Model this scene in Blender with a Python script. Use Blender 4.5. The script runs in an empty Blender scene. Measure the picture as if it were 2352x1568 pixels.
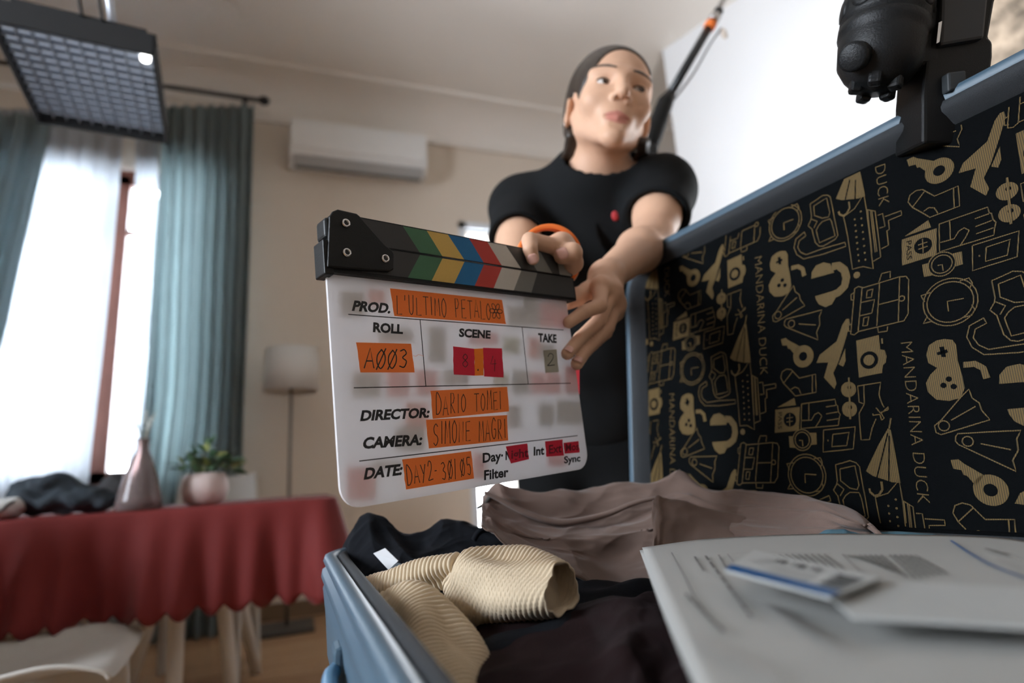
import bpy, bmesh, math, random
import numpy as np
from mathutils import Vector, Matrix, noise as mnoise

random.seed(7); rng = np.random.default_rng(7)
SC = bpy.context.scene
COL = SC.collection
A3 = lambda *a: np.array(a, float)

# ------------------------------------------------------------------ camera
F_PX, CX, CY, CAM_Z = 1340.0, 1176.0, 784.0, 0.745
_az, _pt, _ro = math.radians(20.6), math.radians(12.6), math.radians(3.7)
FWD = A3(math.sin(_az) * math.cos(_pt), math.cos(_az) * math.cos(_pt), math.sin(_pt))
_r0 = A3(math.cos(_az), -math.sin(_az), 0); _u0 = np.cross(_r0, FWD)
RT = _r0 * math.cos(_ro) - _u0 * math.sin(_ro)
UP = _u0 * math.cos(_ro) + _r0 * math.sin(_ro)
EYE = A3(0, 0, CAM_Z)
cam_data = bpy.data.cameras.new('camera'); cam = bpy.data.objects.new('camera', cam_data)
COL.objects.link(cam)
cam.matrix_world = Matrix(((RT[0], UP[0], -FWD[0], 0), (RT[1], UP[1], -FWD[1], 0), (RT[2], UP[2], -FWD[2], CAM_Z), (0, 0, 0, 1)))
cam_data.sensor_width = 36.0; cam_data.lens = 36.0 * F_PX / 2352.0
cam_data.clip_start = 0.02; cam_data.clip_end = 200
cam_data.dof.use_dof = True; cam_data.dof.focus_distance = 0.535; cam_data.dof.aperture_fstop = 2.8
cam_data.dof.aperture_blades = 9
SC.camera = cam

# ------------------------------------------------------------------ light and exposure
SC.view_settings.view_transform = 'Standard'; SC.view_settings.look = 'None'
SC.view_settings.gamma = 1.0; SC.view_settings.use_curve_mapping = False
SC.view_settings.exposure = 0.4
SC.cycles.use_denoising = True
SC.cycles.max_bounces = 7; SC.cycles.diffuse_bounces = 5; SC.cycles.glossy_bounces = 2; SC.cycles.transmission_bounces = 6; SC.cycles.transparent_max_bounces = 8
SC.cycles.use_adaptive_sampling = True; SC.cycles.adaptive_threshold = 0.12; SC.cycles.adaptive_min_samples = 16
SC.cycles.caustics_reflective = False; SC.cycles.caustics_refractive = False
world = bpy.data.worlds.new('overcast_sky'); SC.world = world; world.use_nodes = True
world.node_tree.nodes['Background'].inputs[0].default_value = (0.92, 0.96, 1.0, 1)
world.node_tree.nodes['Background'].inputs[1].default_value = 28.0

def area(name, loc, target, sx, sy, power, color, spread=180):
    d = bpy.data.lights.new(name, 'AREA'); d.shape = 'RECTANGLE'; d.size = sx; d.size_y = sy
    d.energy = power; d.color = color; d.spread = math.radians(spread)
    o = bpy.data.objects.new(name, d); COL.objects.link(o); o.location = loc
    o.rotation_euler = (Vector(target) - Vector(loc)).to_track_quat('-Z', 'Y').to_euler()
    return o
# sky portals: the two openings of the back wall and the added fill window
for nm, loc, sx, sz in (('window_daylight', (-1.12, 4.2, 1.8), 1.5, 2.0), ('doorway_daylight', (1.27, 4.25, 1.25), 0.42, 2.4), ('fill_window_daylight', (-2.75, 0.5, 1.85), 1.4, 1.5)):
    tgt = (loc[0], 0, loc[2]) if loc[1] > 1 else (0, loc[1], loc[2])
    o = area(nm, loc, tgt, sx, sz, 10, (1, 1, 1)); o.data.cycles.is_portal = True
# two studio lamps of the film set, both out of frame on the right (housings built below)
WASH_LOC, WASH_AIM = A3(1.55, 0.45, 1.60), A3(2.68, 1.70, 2.30)
RIM_LOC, RIM_AIM = A3(1.72, 1.08, 1.28), A3(0.52, 0.85, 1.32)
def spot(name, loc, aim, power, color, angle, blend, radius):
    d = bpy.data.lights.new(name, 'SPOT'); d.energy = power; d.color = color
    d.spot_size = math.radians(angle); d.spot_blend = blend; d.shadow_soft_size = radius
    o = bpy.data.objects.new(name, d); COL.objects.link(o); o.location = loc
    o.rotation_euler = Vector(aim - loc).to_track_quat('-Z', 'Y').to_euler()
    return o
spot('wash_lamp_light', WASH_LOC, WASH_AIM, 150, (0.92, 0.96, 1.0), 76, 1.0, 0.06)
spot('rim_lamp_light', RIM_LOC, RIM_AIM, 42, (0.93, 0.97, 1.0), 50, 0.6, 0.30)

# ------------------------------------------------------------------ helpers: photo geometry
def ray(x, y): return FWD + RT * ((x - CX) / F_PX) - UP * ((y - CY) / F_PX)
def P(x, y, d): return EYE + ray(x, y) * d
def atZ(x, y, z): r = ray(x, y); return EYE + r * ((z - CAM_Z) / r[2])
def atY(x, y, Y): r = ray(x, y); return EYE + r * (Y / r[1])
def onplane(x, y, o, n): r = ray(x, y); return EYE + r * (((o - EYE) @ n) / (r @ n))
def unit(v): v = np.asarray(v, float); return v / np.linalg.norm(v)

# ------------------------------------------------------------------ helpers: objects
def tag(o, label=None, cat=None, group=None, kind=None):
    if label: o['label'] = label
    if cat: o['category'] = cat
    if group: o['group'] = group
    if kind: o['kind'] = kind
    return o
def thing(name, loc, label, cat, group=None):
    o = bpy.data.objects.new(name, None); COL.objects.link(o); o.location = loc
    o.empty_display_size = 0.05
    return tag(o, label, cat, group)
def mk(name, verts, faces, mat, parent=None, smooth=False, local=False, mats=None, fmat=None):
    """one mesh object; world-space verts are moved into the parent's frame unless local"""
    verts = np.asarray(verts, float).reshape(-1, 3)
    o_ = A3(0, 0, 0)
    if parent is not None and not local:
        p = parent
        while p is not None: o_ = o_ + np.array(p.location); p = p.parent
    elif parent is None and not local:
        o_ = verts.mean(0); o_[2] = verts[:, 2].min()
    me = bpy.data.meshes.new(name)
    me.from_pydata([tuple(v) for v in (verts - o_)], [], [tuple(int(i) for i in f) for f in faces])
    for m in (mats or [mat]): me.materials.append(m)
    if fmat is not None: me.polygons.foreach_set('material_index', np.asarray(fmat, np.int32))
    if smooth: me.polygons.foreach_set('use_smooth', np.ones(len(me.polygons), bool))
    me.update()
    o = bpy.data.objects.new(name, me); COL.objects.link(o)
    if parent is not None: o.parent = parent
    elif not local: o.location = o_
    return o
def bevel(o, w, seg=2, ang=40):
    m = o.modifiers.new('bevel', 'BEVEL'); m.width = w; m.segments = seg; m.limit_method = 'ANGLE'; m.angle_limit = math.radians(ang)
    m.harden_normals = False
    return o
def copy_tree(o, parent=None):
    c = o.copy(); COL.objects.link(c); c.parent = parent
    for ch in list(o.children): copy_tree(ch, c)
    return c

class MB:
    def __init__(s): s.v = []; s.f = []
    def add(s, v, f):
        n = len(s.v); s.v += [tuple(x) for x in v]; s.f += [tuple(i + n for i in q) for q in f]; return s
    def box(s, c, sz, R=None):
        c = np.asarray(c, float); h = np.asarray(sz, float) / 2
        p = np.array([[x, y, z] for x in (-1, 1) for y in (-1, 1) for z in (-1, 1)], float) * h
        if R is not None: p = p @ np.asarray(R).T
        return s.add(p + c, [(0, 1, 3, 2), (4, 6, 7, 5), (0, 4, 5, 1), (2, 3, 7, 6), (0, 2, 6, 4), (1, 5, 7, 3)])
    def bb(s, lo, hi):
        lo = np.asarray(lo, float); hi = np.asarray(hi, float); return s.box((lo + hi) / 2, hi - lo)
    def tube(s, pts, r, n=10, cap=True, squash=None):
        pts = np.asarray(pts, float); r = np.asarray(r, float); r = np.interp(np.linspace(0, 1, len(pts)), np.linspace(0, 1, len(r)), r) if r.ndim else np.full(len(pts), float(r))
        T = np.gradient(pts, axis=0); T /= np.linalg.norm(T, axis=1)[:, None]
        a = unit(np.cross(T[0], (0, 0, 1) if abs(T[0][2]) < .9 else (1, 0, 0))); V = []; 
        for i in range(len(pts)):
            a = unit(a - T[i] * (a @ T[i])); b = np.cross(T[i], a)
            for k in range(n):
                t = 2 * math.pi * k / n
                q = 1.0 if squash is None else squash
                V.append(pts[i] + r[i] * (a * math.cos(t) + b * math.sin(t) * q))
        Fc = [(i * n + k, i * n + (k + 1) % n, (i + 1) * n + (k + 1) % n, (i + 1) * n + k) for i in range(len(pts) - 1) for k in range(n)]
        if cap: Fc += [tuple(range(n - 1, -1, -1)), tuple((len(pts) - 1) * n + k for k in range(n))]
        return s.add(V, Fc)
    def lathe(s, c, axis, prof, n=24, closed=False):
        """prof: (radius, height along axis) list"""
        c = np.asarray(c, float); w = unit(axis); a = unit(np.cross(w, (1, 0, 0) if abs(w[0]) < .9 else (0, 1, 0))); b = np.cross(w, a)
        V = [c + w * h + r * (a * math.cos(2 * math.pi * k / n) + b * math.sin(2 * math.pi * k / n)) for r, h in prof for k in range(n)]
        m = len(prof); rng_ = range(m if closed else m - 1)
        Fc = [(i * n + k, i * n + (k + 1) % n, ((i + 1) % m) * n + (k + 1) % n, ((i + 1) % m) * n + k) for i in rng_ for k in range(n)]
        if not closed:
            if prof[0][0] > 1e-6: Fc.append(tuple(range(n - 1, -1, -1)))
            if prof[-1][0] > 1e-6: Fc.append(tuple((m - 1) * n + k for k in range(n)))
        return s.add(V, Fc)
    def prism(s, poly, d):
        """extrude a planar polygon (3D points) by vector d"""
        p = np.asarray(poly, float); n = len(p); d = np.asarray(d, float)
        return s.add(np.vstack([p, p + d]), [tuple(range(n - 1, -1, -1)), tuple(range(n, 2 * n))] + [(k, (k + 1) % n, n + (k + 1) % n, n + k) for k in range(n)])
    def build(s, name, mat, parent=None, smooth=False, local=False):
        return mk(name, s.v, s.f, mat, parent, smooth, local)

def catmull(pts, n):
    """resample rows of control points (m, ...) to n samples"""
    p = np.asarray(pts, float); m = len(p)
    t = np.linspace(0, m - 1, n); i = np.clip(t.astype(int), 0, m - 2); u = (t - i).reshape((-1,) + (1,) * (p.ndim - 1))
    g = lambda k: p[np.clip(k, 0, m - 1)]
    p0, p1, p2, p3 = g(i - 1), g(i), g(i + 1), g(i + 2)
    p0 = np.where((i == 0).reshape(u.shape), 2 * p1 - p2, p0); p3 = np.where((i == m - 2).reshape(u.shape), 2 * p2 - p1, p3)
    return .5 * ((2 * p1) + (-p0 + p2) * u + (2 * p0 - 5 * p1 + 4 * p2 - p3) * u ** 2 + (-p0 + 3 * p1 - 3 * p2 + p3) * u ** 3)
def grid_normals(G):
    du = np.gradient(G, axis=0); dv = np.gradient(G, axis=1); n = np.cross(du, dv)
    return n / (np.linalg.norm(n, axis=2, keepdims=True) + 1e-12)
def waves(U, V, seed, scale, octaves=4):
    r = np.random.default_rng(seed); d = np.zeros_like(U)
    for k in range(octaves * 3):
        f = scale * (1.6 ** (k // 3)) * r.uniform(.7, 1.3); a = r.uniform(0, 2 * math.pi); ph = r.uniform(0, 6.28)
        d += np.sin(2 * math.pi * f * (U * math.cos(a) + V * math.sin(a)) + ph + 1.3 * np.sin(2 * math.pi * f * .45 * (V * math.cos(a) - U * math.sin(a)) + ph * 2)) / (1.6 ** (k // 3)) / 3
    return d
def ridges(U, V, seed, scale, sharp=2.0, n=5):
    r = np.random.default_rng(seed); d = np.zeros_like(U)
    for k in range(n):
        f = scale * r.uniform(.6, 1.6); a = r.uniform(0, math.pi); ph = r.uniform(0, 6.28); b = r.uniform(.3, 1.2)
        w = 2 * math.pi * f * (U * math.cos(a) + V * math.sin(a)) + ph + b * np.sin(2 * math.pi * f * .6 * (V * math.cos(a) - U * math.sin(a)) + ph * 1.7)
        env = .5 + .5 * np.sin(2 * math.pi * .7 * f * (V * math.cos(a + 1) + U * math.sin(a + 1)) + ph * 3)
        d += env * (1 - np.abs(np.sin(w / 2))) ** sharp
    return d / n * 2 - .5
def shell_from_grid(G, th):
    """closed cloth of thickness th around a grid of points"""
    n, m = G.shape[:2]; N = grid_normals(G); Bk = G - N * th
    V = np.vstack([G.reshape(-1, 3), Bk.reshape(-1, 3)]); o = n * m; I = np.arange(n * m).reshape(n, m)
    q = np.stack([I[:-1, :-1], I[1:, :-1], I[1:, 1:], I[:-1, 1:]], -1).reshape(-1, 4)
    b = np.concatenate([I[0, :], I[1:, -1], I[-1, -2::-1], I[-2:0:-1, 0]]); b2 = np.roll(b, -1)
    return V, np.vstack([q, q[:, ::-1] + o, np.stack([b, b2, b2 + o, b + o], -1)])
def sheet(name, rows, nu, nv, th, mat, parent=None, disp=None, seed=1):
    C = np.array(rows, float); G = catmull(C, nu); G = np.swapaxes(catmull(np.swapaxes(G, 0, 1), nv), 0, 1)
    if disp is not None:
        U, V = np.meshgrid(np.linspace(0, 1, nu), np.linspace(0, 1, nv), indexing='ij')
        G = G + grid_normals(G) * disp(U, V, G)[..., None]
    V_, F_ = shell_from_grid(G, th)
    return mk(name, V_, F_, mat, parent, True)

# ------------------------------------------------------------------ helpers: materials
def srgb(r, g, b):
    f = lambda c: ((c / 255 + .055) / 1.055) ** 2.4 if c > 10.3 else c / 255 / 12.92
    return (f(r), f(g), f(b))
def mat(name, col, rough=.6, metal=0., var=.06, vscale=40, bump=0., bscale=200, spec=.5, sheen=0., coat=0., emit=None, estr=0.):
    m = bpy.data.materials.new(name); m.use_nodes = True; nt = m.node_tree; b = nt.nodes['Principled BSDF']
    b.inputs['Roughness'].default_value = rough; b.inputs['Metallic'].default_value = metal
    b.inputs['Specular IOR Level'].default_value = spec
    if sheen: b.inputs['Sheen Weight'].default_value = sheen; b.inputs['Sheen Roughness'].default_value = .5
    if coat: b.inputs['Coat Weight'].default_value = coat; b.inputs['Coat Roughness'].default_value = .1
    tc = nt.nodes.new('ShaderNodeTexCoord'); nz = nt.nodes.new('ShaderNodeTexNoise')
    nz.inputs['Scale'].default_value = vscale; nz.inputs['Detail'].default_value = 4; nt.links.new(tc.outputs['Object'], nz.inputs['Vector'])
    mx = nt.nodes.new('ShaderNodeMix'); mx.data_type = 'RGBA'
    mx.inputs[6].default_value = tuple(min(1, c * (1 - var)) for c in col) + (1,)
    mx.inputs[7].default_value = tuple(min(1, c * (1 + var)) for c in col) + (1,)
    nt.links.new(nz.outputs['Fac'], mx.inputs[0]); nt.links.new(mx.outputs[2], b.inputs['Base Color'])
    if bump:
        nb = nt.nodes.new('ShaderNodeTexNoise'); nb.inputs['Scale'].default_value = bscale; nb.inputs['Detail'].default_value = 3
        nt.links.new(tc.outputs['Object'], nb.inputs['Vector']); bp = nt.nodes.new('ShaderNodeBump')
        bp.inputs['Strength'].default_value = bump; bp.inputs['Distance'].default_value = .002
        nt.links.new(nb.outputs['Fac'], bp.inputs['Height']); nt.links.new(bp.outputs['Normal'], b.inputs['Normal'])
    if emit: b.inputs['Emission Color'].default_value = emit + (1,); b.inputs['Emission Strength'].default_value = estr
    return m
def translucent(name, col, diff=.5, trans=.5, clear=0., rough=.5):
    m = bpy.data.materials.new(name); m.use_nodes = True; nt = m.node_tree; nt.nodes.remove(nt.nodes['Principled BSDF'])
    out = nt.nodes['Material Output']; d = nt.nodes.new('ShaderNodeBsdfDiffuse'); t = nt.nodes.new('ShaderNodeBsdfTranslucent')
    nz = nt.nodes.new('ShaderNodeTexNoise'); nz.inputs['Scale'].default_value = 30; tc = nt.nodes.new('ShaderNodeTexCoord')
    nt.links.new(tc.outputs['Object'], nz.inputs['Vector'])
    mx = nt.nodes.new('ShaderNodeMix'); mx.data_type = 'RGBA'; mx.inputs[6].default_value = tuple(c * .96 for c in col) + (1,); mx.inputs[7].default_value = tuple(col) + (1,)
    nt.links.new(nz.outputs['Fac'], mx.inputs[0])
    for n in (d, t): nt.links.new(mx.outputs[2], n.inputs['Color'])
    s = nt.nodes.new('ShaderNodeMixShader'); s.inputs[0].default_value = trans / (diff + trans)
    nt.links.new(d.outputs[0], s.inputs[1]); nt.links.new(t.outputs[0], s.inputs[2]); last = s
    if clear:
        tr = nt.nodes.new('ShaderNodeBsdfTransparent'); s2 = nt.nodes.new('ShaderNodeMixShader'); s2.inputs[0].default_value = clear
        nt.links.new(last.outputs[0], s2.inputs[1]); nt.links.new(tr.outputs[0], s2.inputs[2]); last = s2
    nt.links.new(last.outputs[0], out.inputs['Surface'])
    return m
def glassmat(name, tint=(.95, .97, 1), refl=.12):
    m = bpy.data.materials.new(name); m.use_nodes = True; nt = m.node_tree; nt.nodes.remove(nt.nodes['Principled BSDF'])
    g = nt.nodes.new('ShaderNodeBsdfGlossy'); g.inputs['Roughness'].default_value = .03; t = nt.nodes.new('ShaderNodeBsdfTransparent'); t.inputs['Color'].default_value = tint + (1,)
    fr = nt.nodes.new('ShaderNodeFresnel'); fr.inputs['IOR'].default_value = 1.45
    s = nt.nodes.new('ShaderNodeMixShader'); nt.links.new(fr.outputs[0], s.inputs[0]); nt.links.new(t.outputs[0], s.inputs[1]); nt.links.new(g.outputs[0], s.inputs[2])
    nt.links.new(s.outputs[0], nt.nodes['Material Output'].inputs['Surface'])
    return m

M = {}
M['wall'] = mat('beige_plaster', srgb(220, 208, 193), .85, var=.03, vscale=3, bump=.15, bscale=60)
M['wall_white'] = mat('white_plaster', srgb(225, 226, 228), .85, var=.02, vscale=3, bump=.1, bscale=60)
M['ceiling'] = mat('ceiling_plaster', srgb(230, 224, 216), .9, var=.02, vscale=2)
M['black_plastic'] = mat('black_plastic', (.004, .0046, .005), .45, var=.1, bump=.15, bscale=900, spec=.25)
M['black_metal'] = mat('black_metal', (.02, .022, .024), .38, .3, var=.1)
M['steel'] = mat('steel', (.6, .6, .6), .25, 1., var=.05)
M['white_plastic'] = mat('white_plastic', srgb(226, 226, 224), .4, var=.02)
M['wood_brown'] = mat('brown_window_wood', srgb(112, 66, 52), .5, var=.2, vscale=14)
M['teal'] = translucent('teal_curtain_cloth', srgb(160, 172, 173), .4, .6)
M['sheer'] = translucent('white_sheer_cloth', (.62, .65, .68), .4, .6, .05)
M['glass'] = glassmat('window_glass')
# ------------------------------------------------------------------ room shell
WY, CEIL = 3.9, 3.45
XL, YF = -2.7, -2.0
WIN = (-1.85, -0.45, 0.78, 2.76)         # x0, x1, z0, z1 of the window opening
DOOR = (1.15, 1.46, 0.0, 2.53)
PA = atZ(1522, 116, CEIL); PB = atZ(1690, 0, CEIL); pdir = unit((PB - PA) * A3(1, 1, 0)); pnorm = unit(np.cross(pdir, (0, 0, 1)))  # partition wall line
if pnorm[0] > 0: pnorm = -pnorm                                   # faces the room (towards -x)
PEND = PA + pdir * 5.0
XR = 3.6
b = MB()
b.bb((XL, WY, 0), (WIN[0], WY + .3, CEIL)); b.bb((WIN[0], WY, 0), (WIN[1], WY + .3, WIN[2])); b.bb((WIN[0], WY, WIN[3]), (WIN[1], WY + .3, CEIL))
b.bb((WIN[1], WY, 0), (DOOR[0], WY + .3, CEIL)); b.bb((DOOR[0], WY, DOOR[3]), (DOOR[1], WY + .3, CEIL)); b.bb((DOOR[1], WY, 0), (XR, WY + .3, CEIL))
tag(b.build('wall_back', M['wall']), 'beige back wall with the window and the air conditioner', kind='structure')
b = MB(); b.bb((XL - .2, YF, 0), (XL, -.2, CEIL)); b.bb((XL - .2, 1.2, 0), (XL, WY + .3, CEIL)); b.bb((XL - .2, -.2, 0), (XL, 1.2, 1.1)); b.bb((XL - .2, -.2, 2.6), (XL, 1.2, CEIL))
tag(b.build('wall_left', M['wall']), kind='structure')
b = MB(); b.bb((XL - .2, YF - .2, 0), (XR + 1, YF, CEIL)); tag(b.build('wall_front', mat('taupe_plaster', srgb(206, 196, 184), .85, var=.04, vscale=3)), kind='structure')
# partition wall on the right (thick, its end is the vertical edge behind the person)
b = MB(); pa = PA * A3(1, 1, 0); pe = pa + pdir * 4.6; b.prism([pa, pe, pe - pnorm * .18, pa - pnorm * .18], (0, 0, CEIL))
tag(b.build('wall_right', M['wall_white']), 'bright white wall washed by a studio lamp', kind='structure')
b = MB(); b.bb((XR, -2.0, 0), (XR + .2, WY + .3, CEIL)); tag(b.build('wall_side', M['wall']), kind='structure')
b = MB(); b.bb((XL - .2, YF - .2, CEIL), (XR + 1, WY + .3, CEIL + .15)); tag(b.build('ceiling', M['ceiling']), kind='structure')
# cove moulding along the back wall
prof = [(WY, 3.19), (WY - .035, 3.19), (WY - .045, 3.215), (WY - .03, 3.235)] + [(WY - .03 - .25 * (1 - math.cos(a)), 3.235 + .19 * math.sin(a)) for a in np.linspace(0, math.pi / 2, 9)] + [(WY - .32, 3.425), (WY - .32, CEIL), (WY, CEIL)]
b = MB(); b.prism([(XL, y, z) for y, z in prof], (XR - XL, 0, 0)); tag(b.build('trim_1', M['ceiling']), kind='structure')
# floor of wooden boards
wood = mat('floor_wood', srgb(176, 140, 104), .45, var=.12, vscale=6)
wood2 = mat('floor_wood_b', srgb(166, 130, 96), .5, var=.12, vscale=6)
b = MB(); b.bb((XL - .2, YF - .2, -.12), (XR + 1, WY + .3, -.012)); floor = tag(b.build('floor', mat('floor_base', srgb(90, 70, 52), .8)), kind='structure')
k = 0; y = YF; pw = .19
while y < WY:
    xs = XL + (k % 3) * -.5
    while xs < 2.2:
        x1 = min(xs + 1.5, 2.2)
        if y > .9 and x1 > -1.9:
            o = MB().bb((max(xs, XL) + .002, y + .002, -.012), (x1 - .002, min(y + pw, WY) - .002, 0)).build('plank', wood if (k + int(xs * 2)) % 2 else wood2, floor)
        xs += 1.5
    y += pw; k += 1
for (lo, hi) in (((XL, YF, -.012), (-1.9, WY, 0)), ((2.2, YF, -.012), (XR, WY, 0)), ((-1.9, YF, -.012), (2.2, .9, 0))):
    tag(MB().bb(lo, hi).build('plank_field', wood, floor), kind='stuff')
b = MB(); b.bb((XL, WY - .015, 0), (DOOR[0], WY, .09)); b.bb((DOOR[1], WY - .015, 0), (2.0, WY, .09))
tag(b.build('baseboard_back', mat('baseboard_wood', srgb(120, 96, 72), .5)), kind='structure')

# window of the back wall: brown frame, two sashes, glass
wroot = thing('window_1', ((WIN[0] + WIN[1]) / 2, WY + .1, WIN[2]), 'tall brown wooden window behind the curtains', None); tag(wroot, kind='structure')
x0, x1, z0, z1 = WIN; y0, y1 = WY + .06, WY + .13
b = MB(); b.bb((x0, y0, z0), (x0 + .05, y1, z1)); b.bb((x1 - .05, y0, z0), (x1, y1, z1)); b.bb((x0, y0, z1 - .05), (x1, y1, z1)); b.bb((x0, y0, z0), (x1, y1, z0 + .05))
b.build('window_frame', M['wood_brown'], wroot)
xm = -1.06
for a, c in ((x0 + .05, xm), (xm, x1 - .05)):
    b = MB(); b.bb((a, y0 - .01, z0 + .05), (a + .05, y1 - .02, z1 - .05)); b.bb((c - .05, y0 - .01, z0 + .05), (c, y1 - .02, z1 - .05)); b.bb((a, y0 - .01, z1 - .1), (c, y1 - .02, z1 - .05)); b.bb((a, y0 - .01, z0 + .05), (c, y1 - .02, z0 + .11)); b.bb((a, y0, 2.33), (c, y1 - .03, 2.36))
    s = b.build('sash', M['wood_brown'], wroot)
    MB().bb((a + .05, y0 + .02, z0 + .1), (c - .05, y0 + .026, z1 - .1)).build('pane', M['glass'], s)
MB().bb((x0 - .05, WY - .02, z0 - .04), (x1 + .05, WY + .3, z0)).build('window_sill', M['wall_white'], wroot)
# bright doorway with a pale frame
droot = thing('door_1', (DOOR[0], WY, 0), 'bright glazed doorway with a pale blue frame', None); tag(droot, kind='structure')
fm = mat('pale_blue_paint', srgb(226, 232, 238), .5)
b = MB(); b.bb((DOOR[0] - .05, WY - .02, 0), (DOOR[0], WY + .05, DOOR[3] + .05)); b.bb((DOOR[1], WY - .02, 0), (DOOR[1] + .05, WY + .05, DOOR[3] + .05)); b.bb((DOOR[0] - .05, WY - .02, DOOR[3]), (DOOR[1] + .05, WY + .05, DOOR[3] + .05)); b.build('door_frame', fm, droot)
MB().bb((DOOR[0], WY + .12, 0), (DOOR[1], WY + .126, DOOR[3])).build('pane', M['glass'], droot)
# second window, out of frame, added to the left wall to light the face
wroot = thing('fill_window', (XL - .1, .5, 1.1), 'unseen window added in the left wall as fill light', None); tag(wroot, kind='structure')
b = MB(); X0, X1 = XL - .14, XL - .08
b.bb((X0, -.2, 1.1), (X1, -.14, 2.6)); b.bb((X0, 1.14, 1.1), (X1, 1.2, 2.6)); b.bb((X0, -.14, 2.54), (X1, 1.14, 2.6)); b.bb((X0, -.14, 1.1), (X1, 1.14, 1.16))
b.build('window_frame', M['wood_brown'], wroot)
MB().bb((XL - .115, -.14, 1.16), (XL - .11, 1.14, 2.54)).build('pane', M['glass'], wroot)

# ------------------------------------------------------------------ curtains
rod = thing('curtain_rod', (-1.1, 3.72, 3.24), 'dark curtain rod above the window', 'curtain rod')
MB().tube([(-2.3, 3.72, 3.24), (-.27, 3.72, 3.24)], .014, 12).build('rod', M['black_metal'], rod, True)
for xx, sgn in ((-.27, 1), (-2.3, -1)): MB().lathe((xx, 3.72, 3.24), (sgn, 0, 0), [(.0, -.005), (.02, 0), (.03, .02), (.03, .04), (.015, .06), (0, .065)], 14).build('finial', M['black_metal'], rod, True)
for xx in (-.36, -1.5, -2.2): MB().bb((xx - .012, 3.72, 3.23), (xx + .012, WY, 3.25)).build('bracket', M['black_metal'], rod)
def pleated(name, ctrl, nu, nv, amp, folds, matl, seed, top_gather=.5):
    def disp(U, V, G):
        r = np.random.default_rng(seed); ph = r.uniform(0, 6)
        env = top_gather + (1 - top_gather) * U
        return amp * env * (np.sin(2 * math.pi * folds * V + ph + .6 * np.sin(5 * V + seed)) + .35 * np.sin(2 * math.pi * folds * 2.3 * V + 2 * ph + U))
    return sheet(name, ctrl, nu, nv, .002, matl, None, disp)
def crow(z, xs, y): return [(x, y, z) for x in xs]
Yc = 3.70
def rowpx(pxs, y, ypl=3.70): return [atY(px, y, ypl) for px in pxs]
o = pleated('curtain', [rowpx((370, 420, 480, 530, 584), 243), rowpx((372, 420, 480, 530, 582), 330), rowpx((352, 410, 465, 520, 573), 640), rowpx((335, 400, 455, 510, 562), 900), rowpx((305, 370, 430, 495, 556), 1150), rowpx((240, 330, 410, 480, 548), 1478)], 60, 150, .034, 8, M['teal'], 3)
tag(o, 'pale teal curtain panel hanging to the right of the window, reaching the floor', 'curtain', 'teal curtains')
o = pleated('curtain', [rowpx((-260, -150, -60, 20, 112), 262), rowpx((-262, -160, -70, 15, 106), 320), rowpx((-300, -200, -120, -50, 42), 600), rowpx((-330, -260, -190, -120, -10), 820), rowpx((-345, -300, -250, -200, -110), 1050), rowpx((-350, -290, -230, -170, -80), 1420)], 60, 150, .03, 8, M['teal'], 5)
tag(o, 'pale teal curtain panel drawn aside at the left edge of the photo', 'curtain', 'teal curtains')
o = pleated('sheer_curtain', [rowpx((-250, -80, 40, 160, 283), 250, 3.79), rowpx((-255, -90, 30, 150, 277), 400, 3.79), rowpx((-280, -120, 0, 115, 243), 760, 3.79), rowpx((-300, -150, -30, 80, 205), 1110, 3.79), rowpx((-320, -170, -55, 60, 190), 1440, 3.79)], 40, 160, .012, 12, M['sheer'], 8)
tag(o, 'white sheer curtain veiling the left part of the window', 'sheer curtain', 'sheer curtains')
o = pleated('sheer_curtain', [rowpx((312, 330, 348, 366), 250, 3.79), rowpx((310, 328, 345, 362), 400, 3.79), rowpx((308, 326, 344, 360), 640, 3.79), rowpx((310, 326, 342, 356), 900, 3.79), rowpx((262, 290, 318, 345), 1300, 3.79)], 40, 60, .008, 4, M['sheer'], 9)
tag(o, 'narrow white sheer curtain tucked beside the teal curtain right of the window', 'sheer curtain', 'sheer curtains')
# ------------------------------------------------------------------ clapperboard
HD = unit(RT * 1493.4 - UP * 63.1 + FWD * F_PX)
VD = -RT * 859.5 + UP * 7394.5 + FWD * F_PX; VD = unit(VD - HD * (VD @ HD)); ND = np.cross(HD, VD)
BO = P(750, 625, 0.4948)                                        # top left corner of the white board
clap = thing('clapperboard', BO, 'white film clapperboard with coloured sticks and orange tape labels held by the person', 'clapperboard')
clap.rotation_euler = Matrix(((HD[0], VD[0], ND[0]), (HD[1], VD[1], ND[1]), (HD[2], VD[2], ND[2]))).to_euler()
def B(px, py, w=0.):                                            # photo pixel -> board coordinates
    q = onplane(px, py, BO + ND * w, ND) - BO; return A3(q @ HD, q @ VD, w)
def Bz(X, Y, w=0.): return B(720 + X / 2.1771, 460 + Y / 2.1771, w)
def board_depth(px, py, w=0.): return (onplane(px, py, BO + ND * w, ND) - EYE) @ FWD
def lmk(name, verts, faces, m, parent=None, smooth=False): return mk(name, verts, faces, m, parent or clap, smooth, True)
def lprism(name, poly, w0, w1, m, parent=None):
    p = [(q[0], q[1], w0) for q in poly]
    if sum((p[i][0] * p[(i + 1) % len(p)][1] - p[(i + 1) % len(p)][0] * p[i][1]) for i in range(len(p))) < 0: p = p[::-1]
    return MB().prism(p, (0, 0, w1 - w0)).build(name, m, parent or clap, False, True)
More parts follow.
